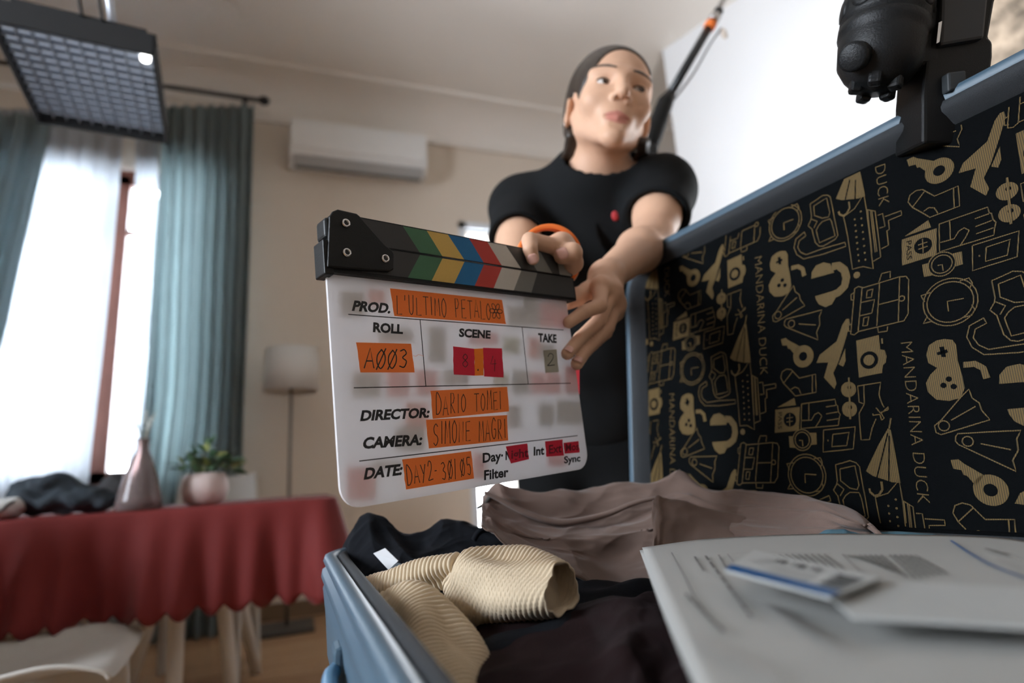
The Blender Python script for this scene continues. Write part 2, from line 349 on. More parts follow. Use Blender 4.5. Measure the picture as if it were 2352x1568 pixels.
def round_poly(lo, hi, r, n=8):
    (x0, y0), (x1, y1) = lo, hi; r = r if hasattr(r, '__len__') else [r] * 4; out = []
    for (cx, cy, a0), rr in zip(((x0, y0, math.pi), (x1, y0, 1.5 * math.pi), (x1, y1, 0), (x0, y1, .5 * math.pi)), r):
        sx = cx + (rr if cx == x0 else -rr); sy = cy + (rr if cy == y0 else -rr)
        out += [(sx + rr * math.cos(a0 + t), sy + rr * math.sin(a0 + t)) for t in np.linspace(0, math.pi / 2, n)] if rr > 1e-6 else [(cx, cy)]
    return out
BW, BH = .298, .1965
M['acrylic'] = translucent('white_translucent_acrylic', (.85, .845, .86), .56, .44)
bd = lprism('board', round_poly((0, -BH), (BW, .004), (.018, .018, 0, 0)), -.003, 0, M['acrylic'])
T_ = lambda n, c, r=.75: mat(n, c, r, var=.07, vscale=900, bump=.25, bscale=1500)
M['tape_orange'] = T_('orange_gaffer_tape', srgb(255, 130, 56)); M['tape_red'] = T_('red_gaffer_tape', srgb(214, 34, 62)); M['tape_amber'] = T_('amber_tape', srgb(250, 130, 30))
M['ink'] = mat('black_ink', (.008, .008, .009), .5, var=.02)
M['pen'] = mat('pen_ink', srgb(52, 26, 22), .5, var=.05)
BK = {'b': translucent('grey_back_tape', srgb(186, 180, 166), .35, .65), 'p': translucent('pink_back_tape', srgb(246, 140, 150), .35, .65), 'o': translucent('peach_back_tape', srgb(250, 160, 130), .35, .65), 'g': translucent('olive_back_tape', srgb(205, 206, 160), .35, .65)}
for c, a in (('b', (125, 455, 245, 585)), ('o', (265, 450, 350, 530)), ('b', (1040, 478, 1110, 545)), ('b', (960, 530, 1120, 632)), ('p', (1125, 515, 1262, 642)), ('b', (320, 640, 485, 712)), ('b', (565, 635, 650, 812)), ('p', (770, 662, 915, 725)), ('g', (940, 685, 1020, 770)), ('o', (1065, 685, 1118, 797)), ('b', (1124, 720, 1190, 800)), ('b', (185, 858, 325, 988)), ('p', (358, 850, 468, 985)), ('p', (500, 850, 610, 980)), ('b', (640, 848, 762, 925)), ('g', (890, 868, 962, 932)), ('b', (985, 850, 1066, 970)), ('p', (1076, 860, 1146, 970)), ('p', (1152, 860, 1226, 970)), ('p', (1245, 832, 1330, 970)), ('o', (450, 1010, 560, 1148)), ('b', (400, 1130, 545, 1250)), ('b', (960, 1022, 1026, 1140)), ('b', (1115, 1017, 1190, 1130)), ('b', (1206, 1000, 1330, 1122)), ('p', (160, 1330, 300, 1498)), ('b', (285, 1300, 440, 1345)), ('p', (790, 1262, 852, 1390)), ('p', (1160, 1270, 1250, 1330))):
    u0, v0, u1, v1 = a; ang = random.uniform(-.03, .03)
    q = [Bz(u0, v0, -.0033), Bz(u1, v0 + (u1 - u0) * .05, -.0033), Bz(u1, v1 + (u1 - u0) * (-.02 - ang), -.0033), Bz(u0, v1, -.0033)]
    lprism('back_tape', q, -.0036, -.00305, BK[c])
# sticks
SH = lambda X, Y: Bz(X, Y, .006)
top_l, top_r = SH(100, 53), SH(1000, 241)
mid = [SH(40, 187), SH(370, 243), SH(530, 262), SH(1037, 350), SH(1265, 388)]
vm = float(np.mean([mid[2][1], mid[3][1]])); vt = vm + .0262; ub = .3095
lower = lprism('lower_stick', round_poly((-.002, -.0015), (ub, vm - .0004), .001, 3), -.011, .006, M['black_plastic'])
ang = math.radians(0.25)
upper = MB().prism([(x, y, -.011) for x, y in round_poly((.0, vm + .0004), (ub - .001, vt), (.001, .002, .003, .012), 5)], (0, 0, .017)).build('upper_stick', M['black_plastic'], clap, False, True)
vt_line = lambda u: vt - .0016
cols = [('stripe_black', (.022, .023, .023)), ('stripe_green', srgb(58, 106, 74)), ('stripe_yellow', srgb(206, 172, 88)), ('stripe_blue', srgb(0, 104, 158)), ('stripe_red', srgb(186, 58, 48)), ('stripe_white', srgb(196, 192, 184)), ('stripe_gray', (.05, .05, .047)), ('stripe_light', srgb(120, 120, 116)), ('stripe_dark', (.045, .046, .046)), ('stripe_silver', srgb(138, 140, 136))]
CM = [mat(n, c, .6, var=.08, vscale=700, bump=.1, bscale=1200) for n, c in cols]
yt, yb = vt - .0012, vm + .0012; zt, zb = vm - .0012, .0016
us_mid = [SH(x, y)[0] for x, y in ((530, 258), (643, 281), (753, 300), (851, 320), (941, 334), (1038, 349), (1118, 362))]
us_top = [SH(x, y)[0] for x, y in ((445, 128), (565, 152), (672, 176), (778, 196), (870, 216), (962, 236), (1052, 254))]
us_bot = [SH(x, y)[0] for x, y in ((470, 378), (590, 396), (703, 411), (805, 424), (900, 436), (1000, 448), (1088, 456))]
def stripes(par, ut, yt_, ul, yl_, order, us, ue):
    ut = [us] + ut + [ue]; ul = [us] + ul + [ue]
    for i, c in enumerate(order):
        o = lprism('stripe', [(ul[i], yl_), (ul[i + 1], yl_), (ut[i + 1], yt_), (ut[i], yt_)], .0059, .0064, CM[c], par); o.parent = par
stripes(upper, us_top + [SH(1135, 272)[0], SH(1215, 288)[0]], yt, us_mid + [SH(1195, 375)[0], SH(1232, 382)[0]], yb, [0, 1, 2, 3, 4, 5, 6, 7, 8, 9], .030, ub - .003)
stripes(lower, us_mid, zt, us_bot, zb, [0, 1, 2, 3, 4, 5, 7, 8], .030, ub - .002)
# hinge plate with three eyelets
pl = [SH(60, 340), SH(370, 362), SH(390, 352), SH(393, 275), SH(383, 258), SH(345, 228), SH(222, 88), SH(205, 74), SH(112, 53), SH(88, 62), SH(70, 90)]
plate = bevel(lprism('hinge_plate', pl, .006, .0105, M['black_plastic']), .0012, 2)
blk = bevel(MB().bb((-.0055, -.0045, -.011), (.003, vm - .001, .0085)).build('hinge_block', M['black_plastic'], clap, False, True), .0012, 2)
bl2 = bevel(MB().bb((-.0025, vm + .001, -.011), (.008, vt - .006, .0085)).build('hinge_block', M['black_plastic'], clap, False, True), .0035, 3)
for X, Y in ((161, 115), (166, 262), (358, 292)):
    c = Bz(X, Y, .0105)
    ring = MB().lathe((c[0], c[1], .0103), (0, 0, 1), [(.0021, 0), (.0021, .0016), (.0026, .0022), (.0034, .0021), (.0040, .0012), (.0042, 0)], 20).build('eyelet', M['steel'], plate, True, True); ring.parent = plate
    hole = MB().lathe((c[0], c[1], .0104), (0, 0, 1), [(.0021, 0), (.0021, .0006)], 16).build('eyelet_hole', M['ink'], ring, False, True)

# lettering helpers: built-in font and hand strokes, drawn as thin raised ink
_tc = {}
def glyphs(s, off=0.):
    key = (s, off)
    if key not in _tc:
        cu = bpy.data.curves.new('t', 'FONT'); cu.body = s; cu.size = 1; cu.offset = off; cu.resolution_u = 3; cu.fill_mode = 'FRONT'
        ob = bpy.data.objects.new('t', cu); COL.objects.link(ob); dg = bpy.context.evaluated_depsgraph_get(); dg.update()
        me = ob.evaluated_get(dg).to_mesh(); v = np.array([x.co[:2] for x in me.vertices]); f = [tuple(p.vertices) for p in me.polygons]
        ob.evaluated_get(dg).to_mesh_clear(); bpy.data.objects.remove(ob); bpy.data.curves.remove(cu); _tc[key] = (v, f)
    return _tc[key]
def letter(s, bl, br, tl, w, m, parent, name='lettering', off=.012, cap=.73):
    """text box: baseline left, baseline right, top left (board coordinates)"""
    v, f = glyphs(s, off); x0, x1 = v[:, 0].min(), v[:, 0].max()
    ex = br - bl; ey = tl - bl; u = (v[:, 0] - x0) / (x1 - x0); t = v[:, 1] / cap
    p = bl + u[:, None] * ex + t[:, None] * ey; p[:, 2] = w
    o = mk(name, p, f, m, parent, False, True); return o
STROKE = {'A': [[(0, 0), (.5, 1), (1, 0)], [(.2, .35), (.82, .35)]], 'D': [[(.05, 0), (.05, 1), (.5, .95), (.95, .6), (.9, .25), (.5, .02), (.05, 0)]], 'E': [[(.9, 1), (.1, .98), (.1, 0), (.95, .02)], [(.1, .52), (.75, .52)]],
 'G': [[(.9, .85), (.5, 1), (.1, .65), (.1, .25), (.5, 0), (.9, .2), (.9, .45), (.55, .45)]], 'I': [[(.5, 0), (.5, 1)]], 'L': [[(.15, 1), (.1, 0), (.95, .02)]], 'M': [[(0, 0), (.12, 1), (.5, .25), (.88, 1), (1, 0)]], 'N': [[(.05, 0), (.1, 1), (.85, 0), (.9, 1)]],
 'O': [[(.5, 1), (.12, .75), (.08, .3), (.45, 0), (.85, .25), (.9, .7), (.5, 1)]], 'P': [[(.15, 0), (.15, 1), (.65, .97), (.85, .75), (.6, .48), (.15, .45)]], 'R': [[(.12, 0), (.12, 1), (.65, .97), (.8, .75), (.6, .5), (.12, .48), (.9, 0)]],
 'S': [[(.85, .88), (.5, 1), (.12, .8), (.3, .55), (.75, .42), (.88, .2), (.5, 0), (.1, .12)]], 'T': [[(0, 1), (1, 1)], [(.5, 1), (.48, 0)]], 'U': [[(.1, 1), (.12, .25), (.45, 0), (.8, .2), (.88, 1)]], 'Y': [[(.05, 1), (.5, .5)], [(.95, 1), (.3, 0)]],
 '0': [[(.5, 1), (.1, .7), (.1, .3), (.5, 0), (.9, .3), (.9, .7), (.5, 1)], [(.05, -.05), (.95, 1.05)]], '2': [[(.1, .75), (.35, 1), (.75, .92), (.75, .6), (.3, .2), (.05, .02), (.95, .05)]], '3': [[(.12, .92), (.55, 1), (.8, .78), (.4, .55), (.85, .35), (.6, .02), (.1, .08)]],
 '4': [[(.45, 1), (.1, .42), (.95, .45)], [(.75, .75), (.7, -.1)]], '5': [[(.9, 1), (.25, .98), (.2, .58), (.65, .6), (.85, .3), (.55, 0), (.1, .08)]], '8': [[(.5, .52), (.15, .75), (.5, 1), (.82, .75), (.5, .52), (.1, .25), (.5, 0), (.88, .25), (.5, .52)]],
 '-': [[(.1, .5), (.9, .5)]], '/': [[(.2, -.1), (.8, 1.1)]], '.': [[(.42, .04), (.5, .1), (.56, .04), (.48, 0), (.42, .04)]], "'": [[(.5, 1.05), (.42, .78)]], ' ': []}
def ribbon(mb, pts, wd, z):
    p = np.asarray(pts, float)[:, :2]; p = p[np.concatenate([[True], np.linalg.norm(np.diff(p, axis=0), axis=1) > 1e-9])]
    if len(p) < 2: return
    t = np.gradient(p, axis=0); t /= np.linalg.norm(t, axis=1)[:, None] + 1e-12; n = np.stack([-t[:, 1], t[:, 0]], 1) * wd / 2
    p[0] -= t[0] * wd * .3; p[-1] += t[-1] * wd * .3
    V = [(a[0], a[1], z) for a in np.vstack([p + n, p - n])]; k = len(p)
    mb.add(V, [(i + k, i + k + 1, i + 1, i) for i in range(k - 1)])
def hand(s, bl, br, tl, w, wd, parent, m=None, gap=.28, flower=False):
    n = len(s) + (1.4 if flower else 0); cw = 1.0 / (n - gap); mb = MB(); ex = br - bl; ey = tl - bl; x = 0
    rr = random.Random(len(s) * 7 + ord(s[0]))
    for ch in s:
        wdt = cw * (1 - gap) * (.45 if ch in "I'./-" else 1)
        jx, jy, js = rr.uniform(-.02, .02), rr.uniform(-.05, .05), rr.uniform(.92, 1.06)
        for st in STROKE[ch]:
            pts = catmull([(a, c) for a, c in st], max(2, 5 * len(st))) if len(st) > 2 and ch not in 'AEMNTLRIPY4/' else st
            q = [bl + ex * (x + a * wdt + jx * cw) + ey * (jy + c * js) for a, c in pts]
            ribbon(mb, q, wd, w)
        x += cw * (.62 if ch in "I'." else 1)
    if flower:
        cx, cy = x + cw * .65, .5
        for k in range(6):
            a = k * math.pi / 3; asp = np.linalg.norm(ey) / np.linalg.norm(ex)
            pts = [(cx + (.30 * math.cos(a) + .19 * math.cos(a) * math.cos(t) - .12 * math.sin(a) * math.sin(t)) * asp, cy + .30 * math.sin(a) + .19 * math.sin(a) * math.cos(t) + .12 * math.cos(a) * math.sin(t)) for t in np.linspace(0, 6.28, 12)]
            ribbon(mb, [bl + ex * u + ey * v for u, v in pts], wd, w)
        ribbon(mb, [bl + ex * (cx + .1 * math.cos(t) * asp) + ey * (cy + .1 * math.sin(t)) for t in np.linspace(0, 6.28, 10)], wd, w)
    return mb.build('handwriting', m or M['pen'], parent, False, True)
W_ = .00025
def tape(quad, m, nm='tape_label'):
    q = [Bz(*p) for p in quad]
    # ragged hand-torn short edges
    out = []
    for a, c, rag in ((q[0], q[1], 0), (q[1], q[2], 1), (q[2], q[3], 0), (q[3], q[0], 1)):
        for t in np.linspace(0, 1, 7)[:-1]:
            j = (random.uniform(-.0004, .0004) if rag and t > 0 else 0); out.append(a + (c - a) * t + A3(j, 0, 0))
    return lprism(nm, out, -.0001, W_, m)
t = tape(((383, 440), (942, 498), (962, 618), (405, 578)), M['tape_orange']); hand("L'ULTIMO PETALO", Bz(415, 566), Bz(950, 598), Bz(412, 470), W_ + .0001, .0008, t, flower=True)
t = tape(((213, 710), (487, 717), (505, 860), (235, 860)), M['tape_orange']); hand('A003', Bz(252, 838), Bz(470, 836), Bz(258, 738), W_ + .0001, .0011, t, M['ink'], .2)
t = tape(((698, 730), (803, 742), (806, 876), (702, 870)), M['tape_red']); hand('8', Bz(742, 832), Bz(775, 832), Bz(742, 770), W_ + .0001, .0008, t)
t = tape(((803, 742), (848, 740), (850, 875), (806, 876)), M['tape_amber']); hand('.', Bz(815, 852), Bz(845, 852), Bz(815, 805), W_ + .0001, .0012, t)
t = tape(((848, 737), (942, 740), (950, 885), (853, 880)), M['tape_red']); hand('4', Bz(882, 850), Bz(915, 850), Bz(882, 785), W_ + .0001, .0008, t)
M['tape_grey'] = translucent('grey_clear_tape', srgb(206, 202, 188), .4, .6)
t = tape(((1150, 750), (1215, 745), (1226, 858), (1160, 862)), M['tape_grey']); hand('2', Bz(1170, 828), Bz(1208, 826), Bz(1168, 762), W_ + .0001, .0008, t, M['ink'])
t = tape(((585, 952), (968, 932), (977, 1055), (597, 1092)), M['tape_orange']); hand('DARIO TOMEI', Bz(612, 1073), Bz(962, 1040), Bz(612, 975), W_ + .0001, .0008, t)
t = tape(((563, 1097), (968, 1073), (973, 1200), (577, 1240)), M['tape_orange']); hand('SIMONE MAGRI', Bz(598, 1222), Bz(985, 1186), Bz(598, 1112), W_ + .0001, .0008, t)
t = tape(((443, 1295), (787, 1253), (802, 1390), (463, 1445)), M['tape_orange']); hand('DAY2-30/05', Bz(470, 1424), Bz(790, 1368), Bz(462, 1330), W_ + .0001, .0008, t)
TR = translucent('red_thin_tape', srgb(226, 30, 70), .75, .25)
for q in (((962, 1230), (1068, 1215), (1077, 1293), (988, 1315)), ((1158, 1205), (1245, 1195), (1252, 1275), (1165, 1281)), ((1250, 1212), (1325, 1203), (1330, 1260), (1256, 1266))): tape(q, M['tape_red'])
for s, a, c, d, w in (('PROD.', (192, 549), (383, 563), (205, 500), .0001), ('ROLL', (297, 656), (447, 666), (299, 609), .0001), ('SCENE', (727, 680), (885, 690), (729, 639), .0001), ('TAKE', (1124, 705), (1216, 711), (1123, 663), .0001), ('DIRECTOR:', (233, 1101), (577, 1083), (243, 1049), .0001), ('CAMERA:', (243, 1240), (540, 1220), (253, 1184), .0001), ('DATE:', (251, 1394), (441, 1369), (262, 1337), .0001), ('Day·', (846, 1311), (948, 1297), (846, 1262), .0001), ('N', (960, 1296), (985, 1293), (960, 1252), .0001), ('Int', (1101, 1275), (1154, 1269), (1101, 1231), .0001), ('Sync', (1253, 1314), (1335, 1303), (1252, 1279), .0001), ('Filter', (853, 1397), (975, 1379), (853, 1348), .0001)):
    letter(s, Bz(*a), Bz(*c), Bz(*d), w, M['ink'], clap, off=.045 if s.isupper() else .032)
FAD = mat('ink_under_tape', srgb(110, 18, 34), .6, var=.05)
for s, a, c, d in (('ight', (988, 1292), (1074, 1281), (988, 1246)), ('Ext', (1176, 1266), (1240, 1258), (1176, 1222)), ('Mos', (1260, 1254), (1326, 1246), (1260, 1216))): letter(s, Bz(*a), Bz(*c), Bz(*d), W_ + .0001, FAD, clap, off=.02)
mb = MB()
for a, c in (((175, 570), (1250, 648)), ((203, 937), (1285, 914)), ((230, 1303), (1320, 1176)), ((533, 597), (562, 930)), ((1043, 635), (1073, 915))): ribbon(mb, [Bz(*a), Bz(*c)], .0009, .0001)
mb.build('ruled_lines', M['ink'], clap, False, True)
mb = MB(); ribbon(mb, catmull([Bz(497, 775), Bz(510, 780), Bz(525, 772), Bz(550, 779)], 12), .00025, .0004); mb.build('loose_thread', M['tape_orange'], clap, False, True)
# ------------------------------------------------------------------ suitcase
RIMZ = .6668
ly, lt = math.radians(9), math.radians(6)
LG = A3(math.sin(ly), -math.cos(ly), 0); LE = A3(math.cos(ly), math.sin(ly), 0)      # along the hinge (towards the viewer), across
LH = A3(.4784, .8096, RIMZ); LU = math.sin(lt) * LE + math.cos(lt) * A3(0, 0, 1); LB = math.cos(lt) * LE - math.sin(lt) * A3(0, 0, 1)   # up the lid, out of its back
by = math.radians(0.6)
BG = A3(math.sin(by), -math.cos(by), 0); BE = A3(math.cos(by), math.sin(by), 0); BHc = A3(.4784, .793, RIMZ)
LEN, WID = .65, .4232; BWID = .449
case = thing('suitcase', A3(.27, .5, RIMZ - .13), 'open pale blue hard shell suitcase with a patterned black lid lining', 'suitcase')
M['blue_shell'] = mat('pale_blue_polycarbonate', srgb(70, 91, 106), .42, var=.04, vscale=20, spec=.35)
M['zip'] = mat('charcoal_zip_tape', srgb(34, 38, 42), .7, var=.15, vscale=500, bump=.5, bscale=1500)
M['lining'] = mat('black_lining', (.0022, .0028, .0032), .9, var=.2, vscale=300, bump=.3, bscale=1200, spec=.06)
M['gold'] = bpy.data.materials.new('gold_woven_print'); M['gold'].use_nodes = True
_nt = M['gold'].node_tree; _b = _nt.nodes['Principled BSDF']; _b.inputs['Roughness'].default_value = .7; _b.inputs['Specular IOR Level'].default_value = .3
_uv = _nt.nodes.new('ShaderNodeTexCoord'); _w1 = _nt.nodes.new('ShaderNodeTexWave'); _w1.bands_direction = 'X'; _w1.inputs['Scale'].default_value = 180; _w2 = _nt.nodes.new('ShaderNodeTexWave'); _w2.bands_direction = 'Y'; _w2.inputs['Scale'].default_value = 280
_mp = _nt.nodes.new('ShaderNodeMath'); _mp.operation = 'MULTIPLY'; _cr = _nt.nodes.new('ShaderNodeValToRGB')
_cr.color_ramp.elements[0].position = .0; _cr.color_ramp.elements[0].color = (.02, .016, .006, 1); _cr.color_ramp.elements[1].position = .30; _cr.color_ramp.elements[1].color = srgb(104, 81, 35) + (1,)
for w in (_w1, _w2): _nt.links.new(_uv.outputs['UV'], w.inputs['Vector'])
_nt.links.new(_w1.outputs['Fac'], _mp.inputs[0]); _nt.links.new(_w2.outputs['Fac'], _mp.inputs[1]); _nt.links.new(_mp.outputs[0], _cr.inputs[0]); _nt.links.new(_cr.outputs[0], _b.inputs['Base Color'])
def tray(rings, o, ex, ey, ez, L, W, r, n=10):
    """rings: (inset, depth) of a rounded rectangle; quads between successive rings"""
    V, Fc = [], []; m = 4 * n
    for ins, dep in rings:
        for x, y in round_poly((ins, ins), (L - ins, W - ins), max(r - ins, .004), n): V.append(o + ex * x + ey * y + ez * dep)
    for i in range(len(rings) - 1):
        for k in range(m): Fc.append((i * m + k, i * m + (k + 1) % m, (i + 1) * m + (k + 1) % m, (i + 1) * m + k))
    return V, Fc, m
def tray_obj(name, rings, fr, L, W, r, m, cap_last=False, parent=case, flip=False):
    V, Fc, k = tray(rings, *fr, L, W, r)
    if cap_last: Fc.append(tuple((len(rings) - 1) * k + i for i in range(k)))
    if flip: Fc = [f[::-1] for f in Fc]
    return mk(name, V, Fc, m, parent, True)
LDN = .031; WID2 = WID + LDN
lf = (LH - LU * LDN, LG, LU, LB); R_ = .075
tray_obj('lid_shell', [(.012, .0), (.006, -.003), (.001, -.001), (0, .003), (.0005, .007), (.004, .009), (.004, .012), (0, .015), (0, .022), (.002, .026), (.002, .06), (.004, .09), (.012, .108), (.03, .118), (.06, .122), (.2, .122)], lf, LEN, WID2, R_, M['blue_shell'], True)
zipl = tray_obj('lid_zip', [(.010, .0005), (.012, -.0025), (.018, -.0035), (.022, -.002), (.026, .003), (.033, .010), (.036, .016)], lf, LEN, WID2, R_, M['zip'])
# lining: soft panel slightly bulging, with the print lying on it
LREC = .012
def lin_pt(s, t, off=0.):
    a = np.clip(s / LEN, 0, 1); c = np.clip(t / WID, 0, 1); bul = 0.0
    return LH + LG * s + LU * t + LB * (LREC - bul - off)
V, Fc, k = tray([(.030, LREC + .0004), (.034, LREC), (.05, LREC)], *lf, LEN, WID2, R_)
Fc.append(tuple(2 * k + i for i in range(k)))
lining = mk('lining', V, Fc, M['lining'], case)
# print: traced once, repeated on its half-drop lattice
def lidc(px, py): q = onplane(px, py, LH + LB * LREC, LB) - LH; return A3(q @ LG, q @ LU)
ZO = {2: (1480, 520, 4.9), 3: (1480, 820, 4.9), 4: (1740, 380, 4.6118), 5: (1740, 700, 4.6118), 7: (2012, 520, 4.6118), 8: (2012, 840, 3.92)}
def zl(z, X, Y): a = ZO[z]; return lidc(a[0] + X / a[2], a[1] + Y / a[2])
ICON = []   # (kind, points in lid metres, width)
def L_(z, *p, w=.0011, close=False): q = [zl(z, *a) for a in p]; ICON.append(('l', q + ([q[0]] if close else []), w))
def F_(z, *p, dark=False): ICON.append(('d' if dark else 'f', [zl(z, *a) for a in p], 0))
def circ(c, r, n=26, sx=1.): return [c + A3(r * sx * math.cos(t), r * math.sin(t)) for t in np.linspace(0, 2 * math.pi, n, endpoint=False)]
def C_(z, c, e, w=.0011, fill=None, n=26):
    c_ = zl(z, *c); r = np.linalg.norm(zl(z, *e) - c_); p = circ(c_, r, n)
    ICON.append(('l', p + [p[0]], w) if fill is None else (fill, p, 0))
# pocket watch, diving mask, snorkel, ship
C_(7, (785, 800), (785, 1052)); C_(7, (785, 800), (785, 1015)); L_(7, (935, 762), (760, 795), (772, 900)); L_(7, (580, 700), (480, 735), (520, 800)); L_(7, (545, 960), (505, 1030), (600, 1005)); L_(7, (890, 580), (990, 545), (1025, 600), (1000, 650)); L_(7, (1020, 830), (1050, 880), (1020, 940), (930, 965))
L_(4, (560, 410), (620, 370), (690, 320), (745, 315), (775, 335), (855, 740), (830, 780), (700, 855), (655, 855), (615, 815), (580, 675), (540, 640), (570, 575), (575, 540), close=True)
L_(4, (600, 430), (735, 345), (770, 500), (755, 545), (690, 560), (605, 530), close=True); L_(4, (650, 640), (690, 595), (770, 565), (790, 600), (825, 745), (660, 820), (625, 690), close=True); L_(4, (575, 570), (635, 592), (600, 665))
L_(4, (500, 705), (410, 780), (390, 870), (420, 945), (490, 990), (700, 940), (940, 855), (930, 815), (700, 880), (520, 945), (460, 920), (430, 870), (445, 800), (515, 745), close=True)
L_(4, (915, 545), (1030, 460), (1130, 305), (1160, 480), (1230, 1095), (1120, 1070), (1010, 1100), (960, 750), close=True)
for a, c in (((1170, 470), (1215, 930)), ((1200, 475), (1250, 920)), ((1215, 475), (1268, 915))): L_(4, a, c)
L_(4, (1165, 470), (1250, 485), (1310, 970), (1230, 1015)); L_(4, (1275, 530), (1330, 510), (1355, 645), (1295, 665)); L_(4, (1350, 545), (1525, 480), (1530, 525), (1390, 585), (1400, 680), (1375, 690), (1390, 845), (1315, 885))
for i in range(8): c = zl(4, 1030 + 45 * i / 7, 570 + 440 * i / 7); ICON.append(('f', circ(c, .0012, 6), 0)); c = zl(4, 1095 + 50 * i / 7, 487 + 510 * i / 7); ICON.append(('f', circ(c, .0012, 6), 0))
C_(4, (1052, 1160), (1052, 1195), fill='f', n=14)
# trolley bag
L_(3, (1110, 1415), (1075, 1440), (1045, 1425), (1090, 975), (1120, 960), (1160, 985), (1290, 975), (1440, 960), (1500, 970), (1520, 1010), (1505, 1350), (1470, 1410), close=True)
L_(3, (1290, 980), (1255, 1400)); L_(3, (1450, 965), (1425, 1410)); L_(3, (1280, 1190), (1440, 1185)); C_(3, (1460, 1183), (1482, 1183)); L_(3, (1150, 985), (1105, 1410))
L_(3, (1190, 1025), (1235, 1020), (1220, 1100), (1180, 1095), close=True); L_(3, (1140, 1130), (1245, 1130), (1220, 1260), (1120, 1260)); L_(3, (1155, 1290), (1195, 1290), (1180, 1375), (1145, 1370), close=True)
L_(3, (1285, 965), (1310, 885), (1380, 885), (1375, 950)); L_(3, (1260, 1410), (1265, 1470), (1335, 1475), (1340, 1430)); L_(3, (1090, 1010), (1060, 1025), (1060, 1080), (1080, 1090)); L_(3, (1060, 1320), (1030, 1335), (1030, 1390), (1055, 1400))
# game pad, headphones, umbrella
F_(4, (250, 905), (300, 905), (320, 940), (325, 1060), (350, 1180), (360, 1270), (330, 1350), (260, 1385), (180, 1390), (130, 1340), (120, 1270), (150, 1200), (195, 1140), (140, 1110), (130, 1050), (150, 970), (200, 925))
F_(4, (215, 975), (245, 965), (255, 1045), (228, 1050), dark=True); F_(4, (198, 1020), (262, 985), (268, 1008), (203, 1040), dark=True)
for c in ((265, 1215), (230, 1270), (293, 1268)): C_(4, c, (c[0], c[1] + 21), fill='d', n=12)
L_(4, (360, 1090), (430, 1070), (480, 1095), (500, 1170), w=.0055)
F_(4, (570, 1200), (575, 1130), (620, 1060), (700, 1025), (770, 1040), (800, 1090), (812, 1135)); L_(4, (790, 1075), (860, 1060), (925, 1110), (945, 1190), (925, 1280), (860, 1345), (800, 1372), w=.009); F_(4, (610, 1385), (830, 1320), (835, 1390), (790, 1470), (720, 1500), (650, 1470), (620, 1420))
F_(2, (1130, 1090), (1060, 1240), (965, 1480), (1010, 1510), (1090, 1525), (1140, 1535), (1200, 1530), (1165, 1230), (1150, 1100)); ICON.append(('dl', [zl(2, 1128, 1130), zl(2, 1040, 1515)], .0012)); ICON.append(('dl', [zl(2, 1137, 1150), zl(2, 1120, 1535)], .0012))
L_(3, (1070, 75), (1075, 140), (1050, 190), (1020, 205), (990, 180), (985, 150), w=.0022); L_(2, (1155, 1000), (1140, 1090), w=.0015)
# swim fins, key, sock, aeroplane
L_(8, (530, 540), (545, 600), (590, 620), (1030, 485), (955, 400), (935, 335), (870, 290), (840, 210), (770, 280), (590, 490), close=True); C_(8, (615, 540), (665, 540)); L_(8, (680, 490), (900, 365))
L_(8, (720, 640), (740, 610), (1310, 580), (1270, 660), (1285, 760), (1235, 850), (1265, 950), (750, 710), (720, 680), close=True); C_(8, (830, 680), (880, 690)); L_(8, (945, 700), (1220, 755))
F_(5, (250, 365), (300, 350), (330, 375), (450, 440), (400, 530), (380, 510), (345, 465), (325, 465), (315, 430), (265, 430)); C_(5, (485, 545), (485, 663), fill='f'); C_(5, (485, 545), (485, 592), fill='d')
L_(5, (280, 830), (250, 770), (265, 710), (310, 680), (360, 685), (445, 775), (620, 735), (625, 925), (405, 965), (370, 925), close=True); L_(5, (375, 705), (280, 830)); L_(5, (585, 745), (585, 930)); L_(5, (360, 895), (400, 870), (440, 885), (465, 945))
F_(5, (970, 145), (980, 200), (930, 380), (860, 600), (805, 720), (840, 830), (815, 890), (705, 770), (750, 610), (625, 615), (660, 530), (840, 385), (900, 210), (940, 150)); F_(5, (930, 460), (935, 590), (910, 655), (860, 630))
# camera, sunglasses, boot, passport, glove
F_(5, (1045, 380), (1285, 320), (1300, 470), (1350, 480), (1370, 550), (1360, 610), (1330, 640), (1320, 720), (1075, 770)); C_(5, (1185, 585), (1185, 678), fill='d'); C_(5, (1185, 585), (1185, 642), fill='f'); L_(5, (1322, 355), (1325, 412), w=.002)
for c in ((965, 895), (975, 1105)): C_(5, c, (c[0], c[1] + 82), fill='f'); C_(5, (c[0] + 10, c[1] - 20), (c[0] + 10, c[1] + 2), fill='d', n=10)
L_(5, (972, 770), (985, 1210), w=.002)
L_(5, (1345, 1085), (1320, 1040), (1290, 950), (1310, 820), (1065, 860), (1080, 1030), (1135, 1050), (1080, 1150), (1100, 1430), (1190, 1425), (1220, 1300), (1260, 1205)); L_(5, (1130, 850), (1135, 1045)); L_(5, (1260, 1090), (1310, 1150), (1390, 1080), (1385, 1110), (1310, 1140), (1345, 1200), (1320, 1220), (1300, 1160), (1225, 1170), (1225, 1150))
F_(5, (190, 1110), (450, 1080), (440, 1330), (185, 1355)); F_(5, (210, 1085), (390, 985), (410, 1060)); C_(5, (345, 1215), (345, 1290), fill='d'); L_(5, (310, 1200), (380, 1190), w=.001); L_(5, (310, 1240), (380, 1230), w=.001); L_(5, (345, 1150), (345, 1285), w=.001)
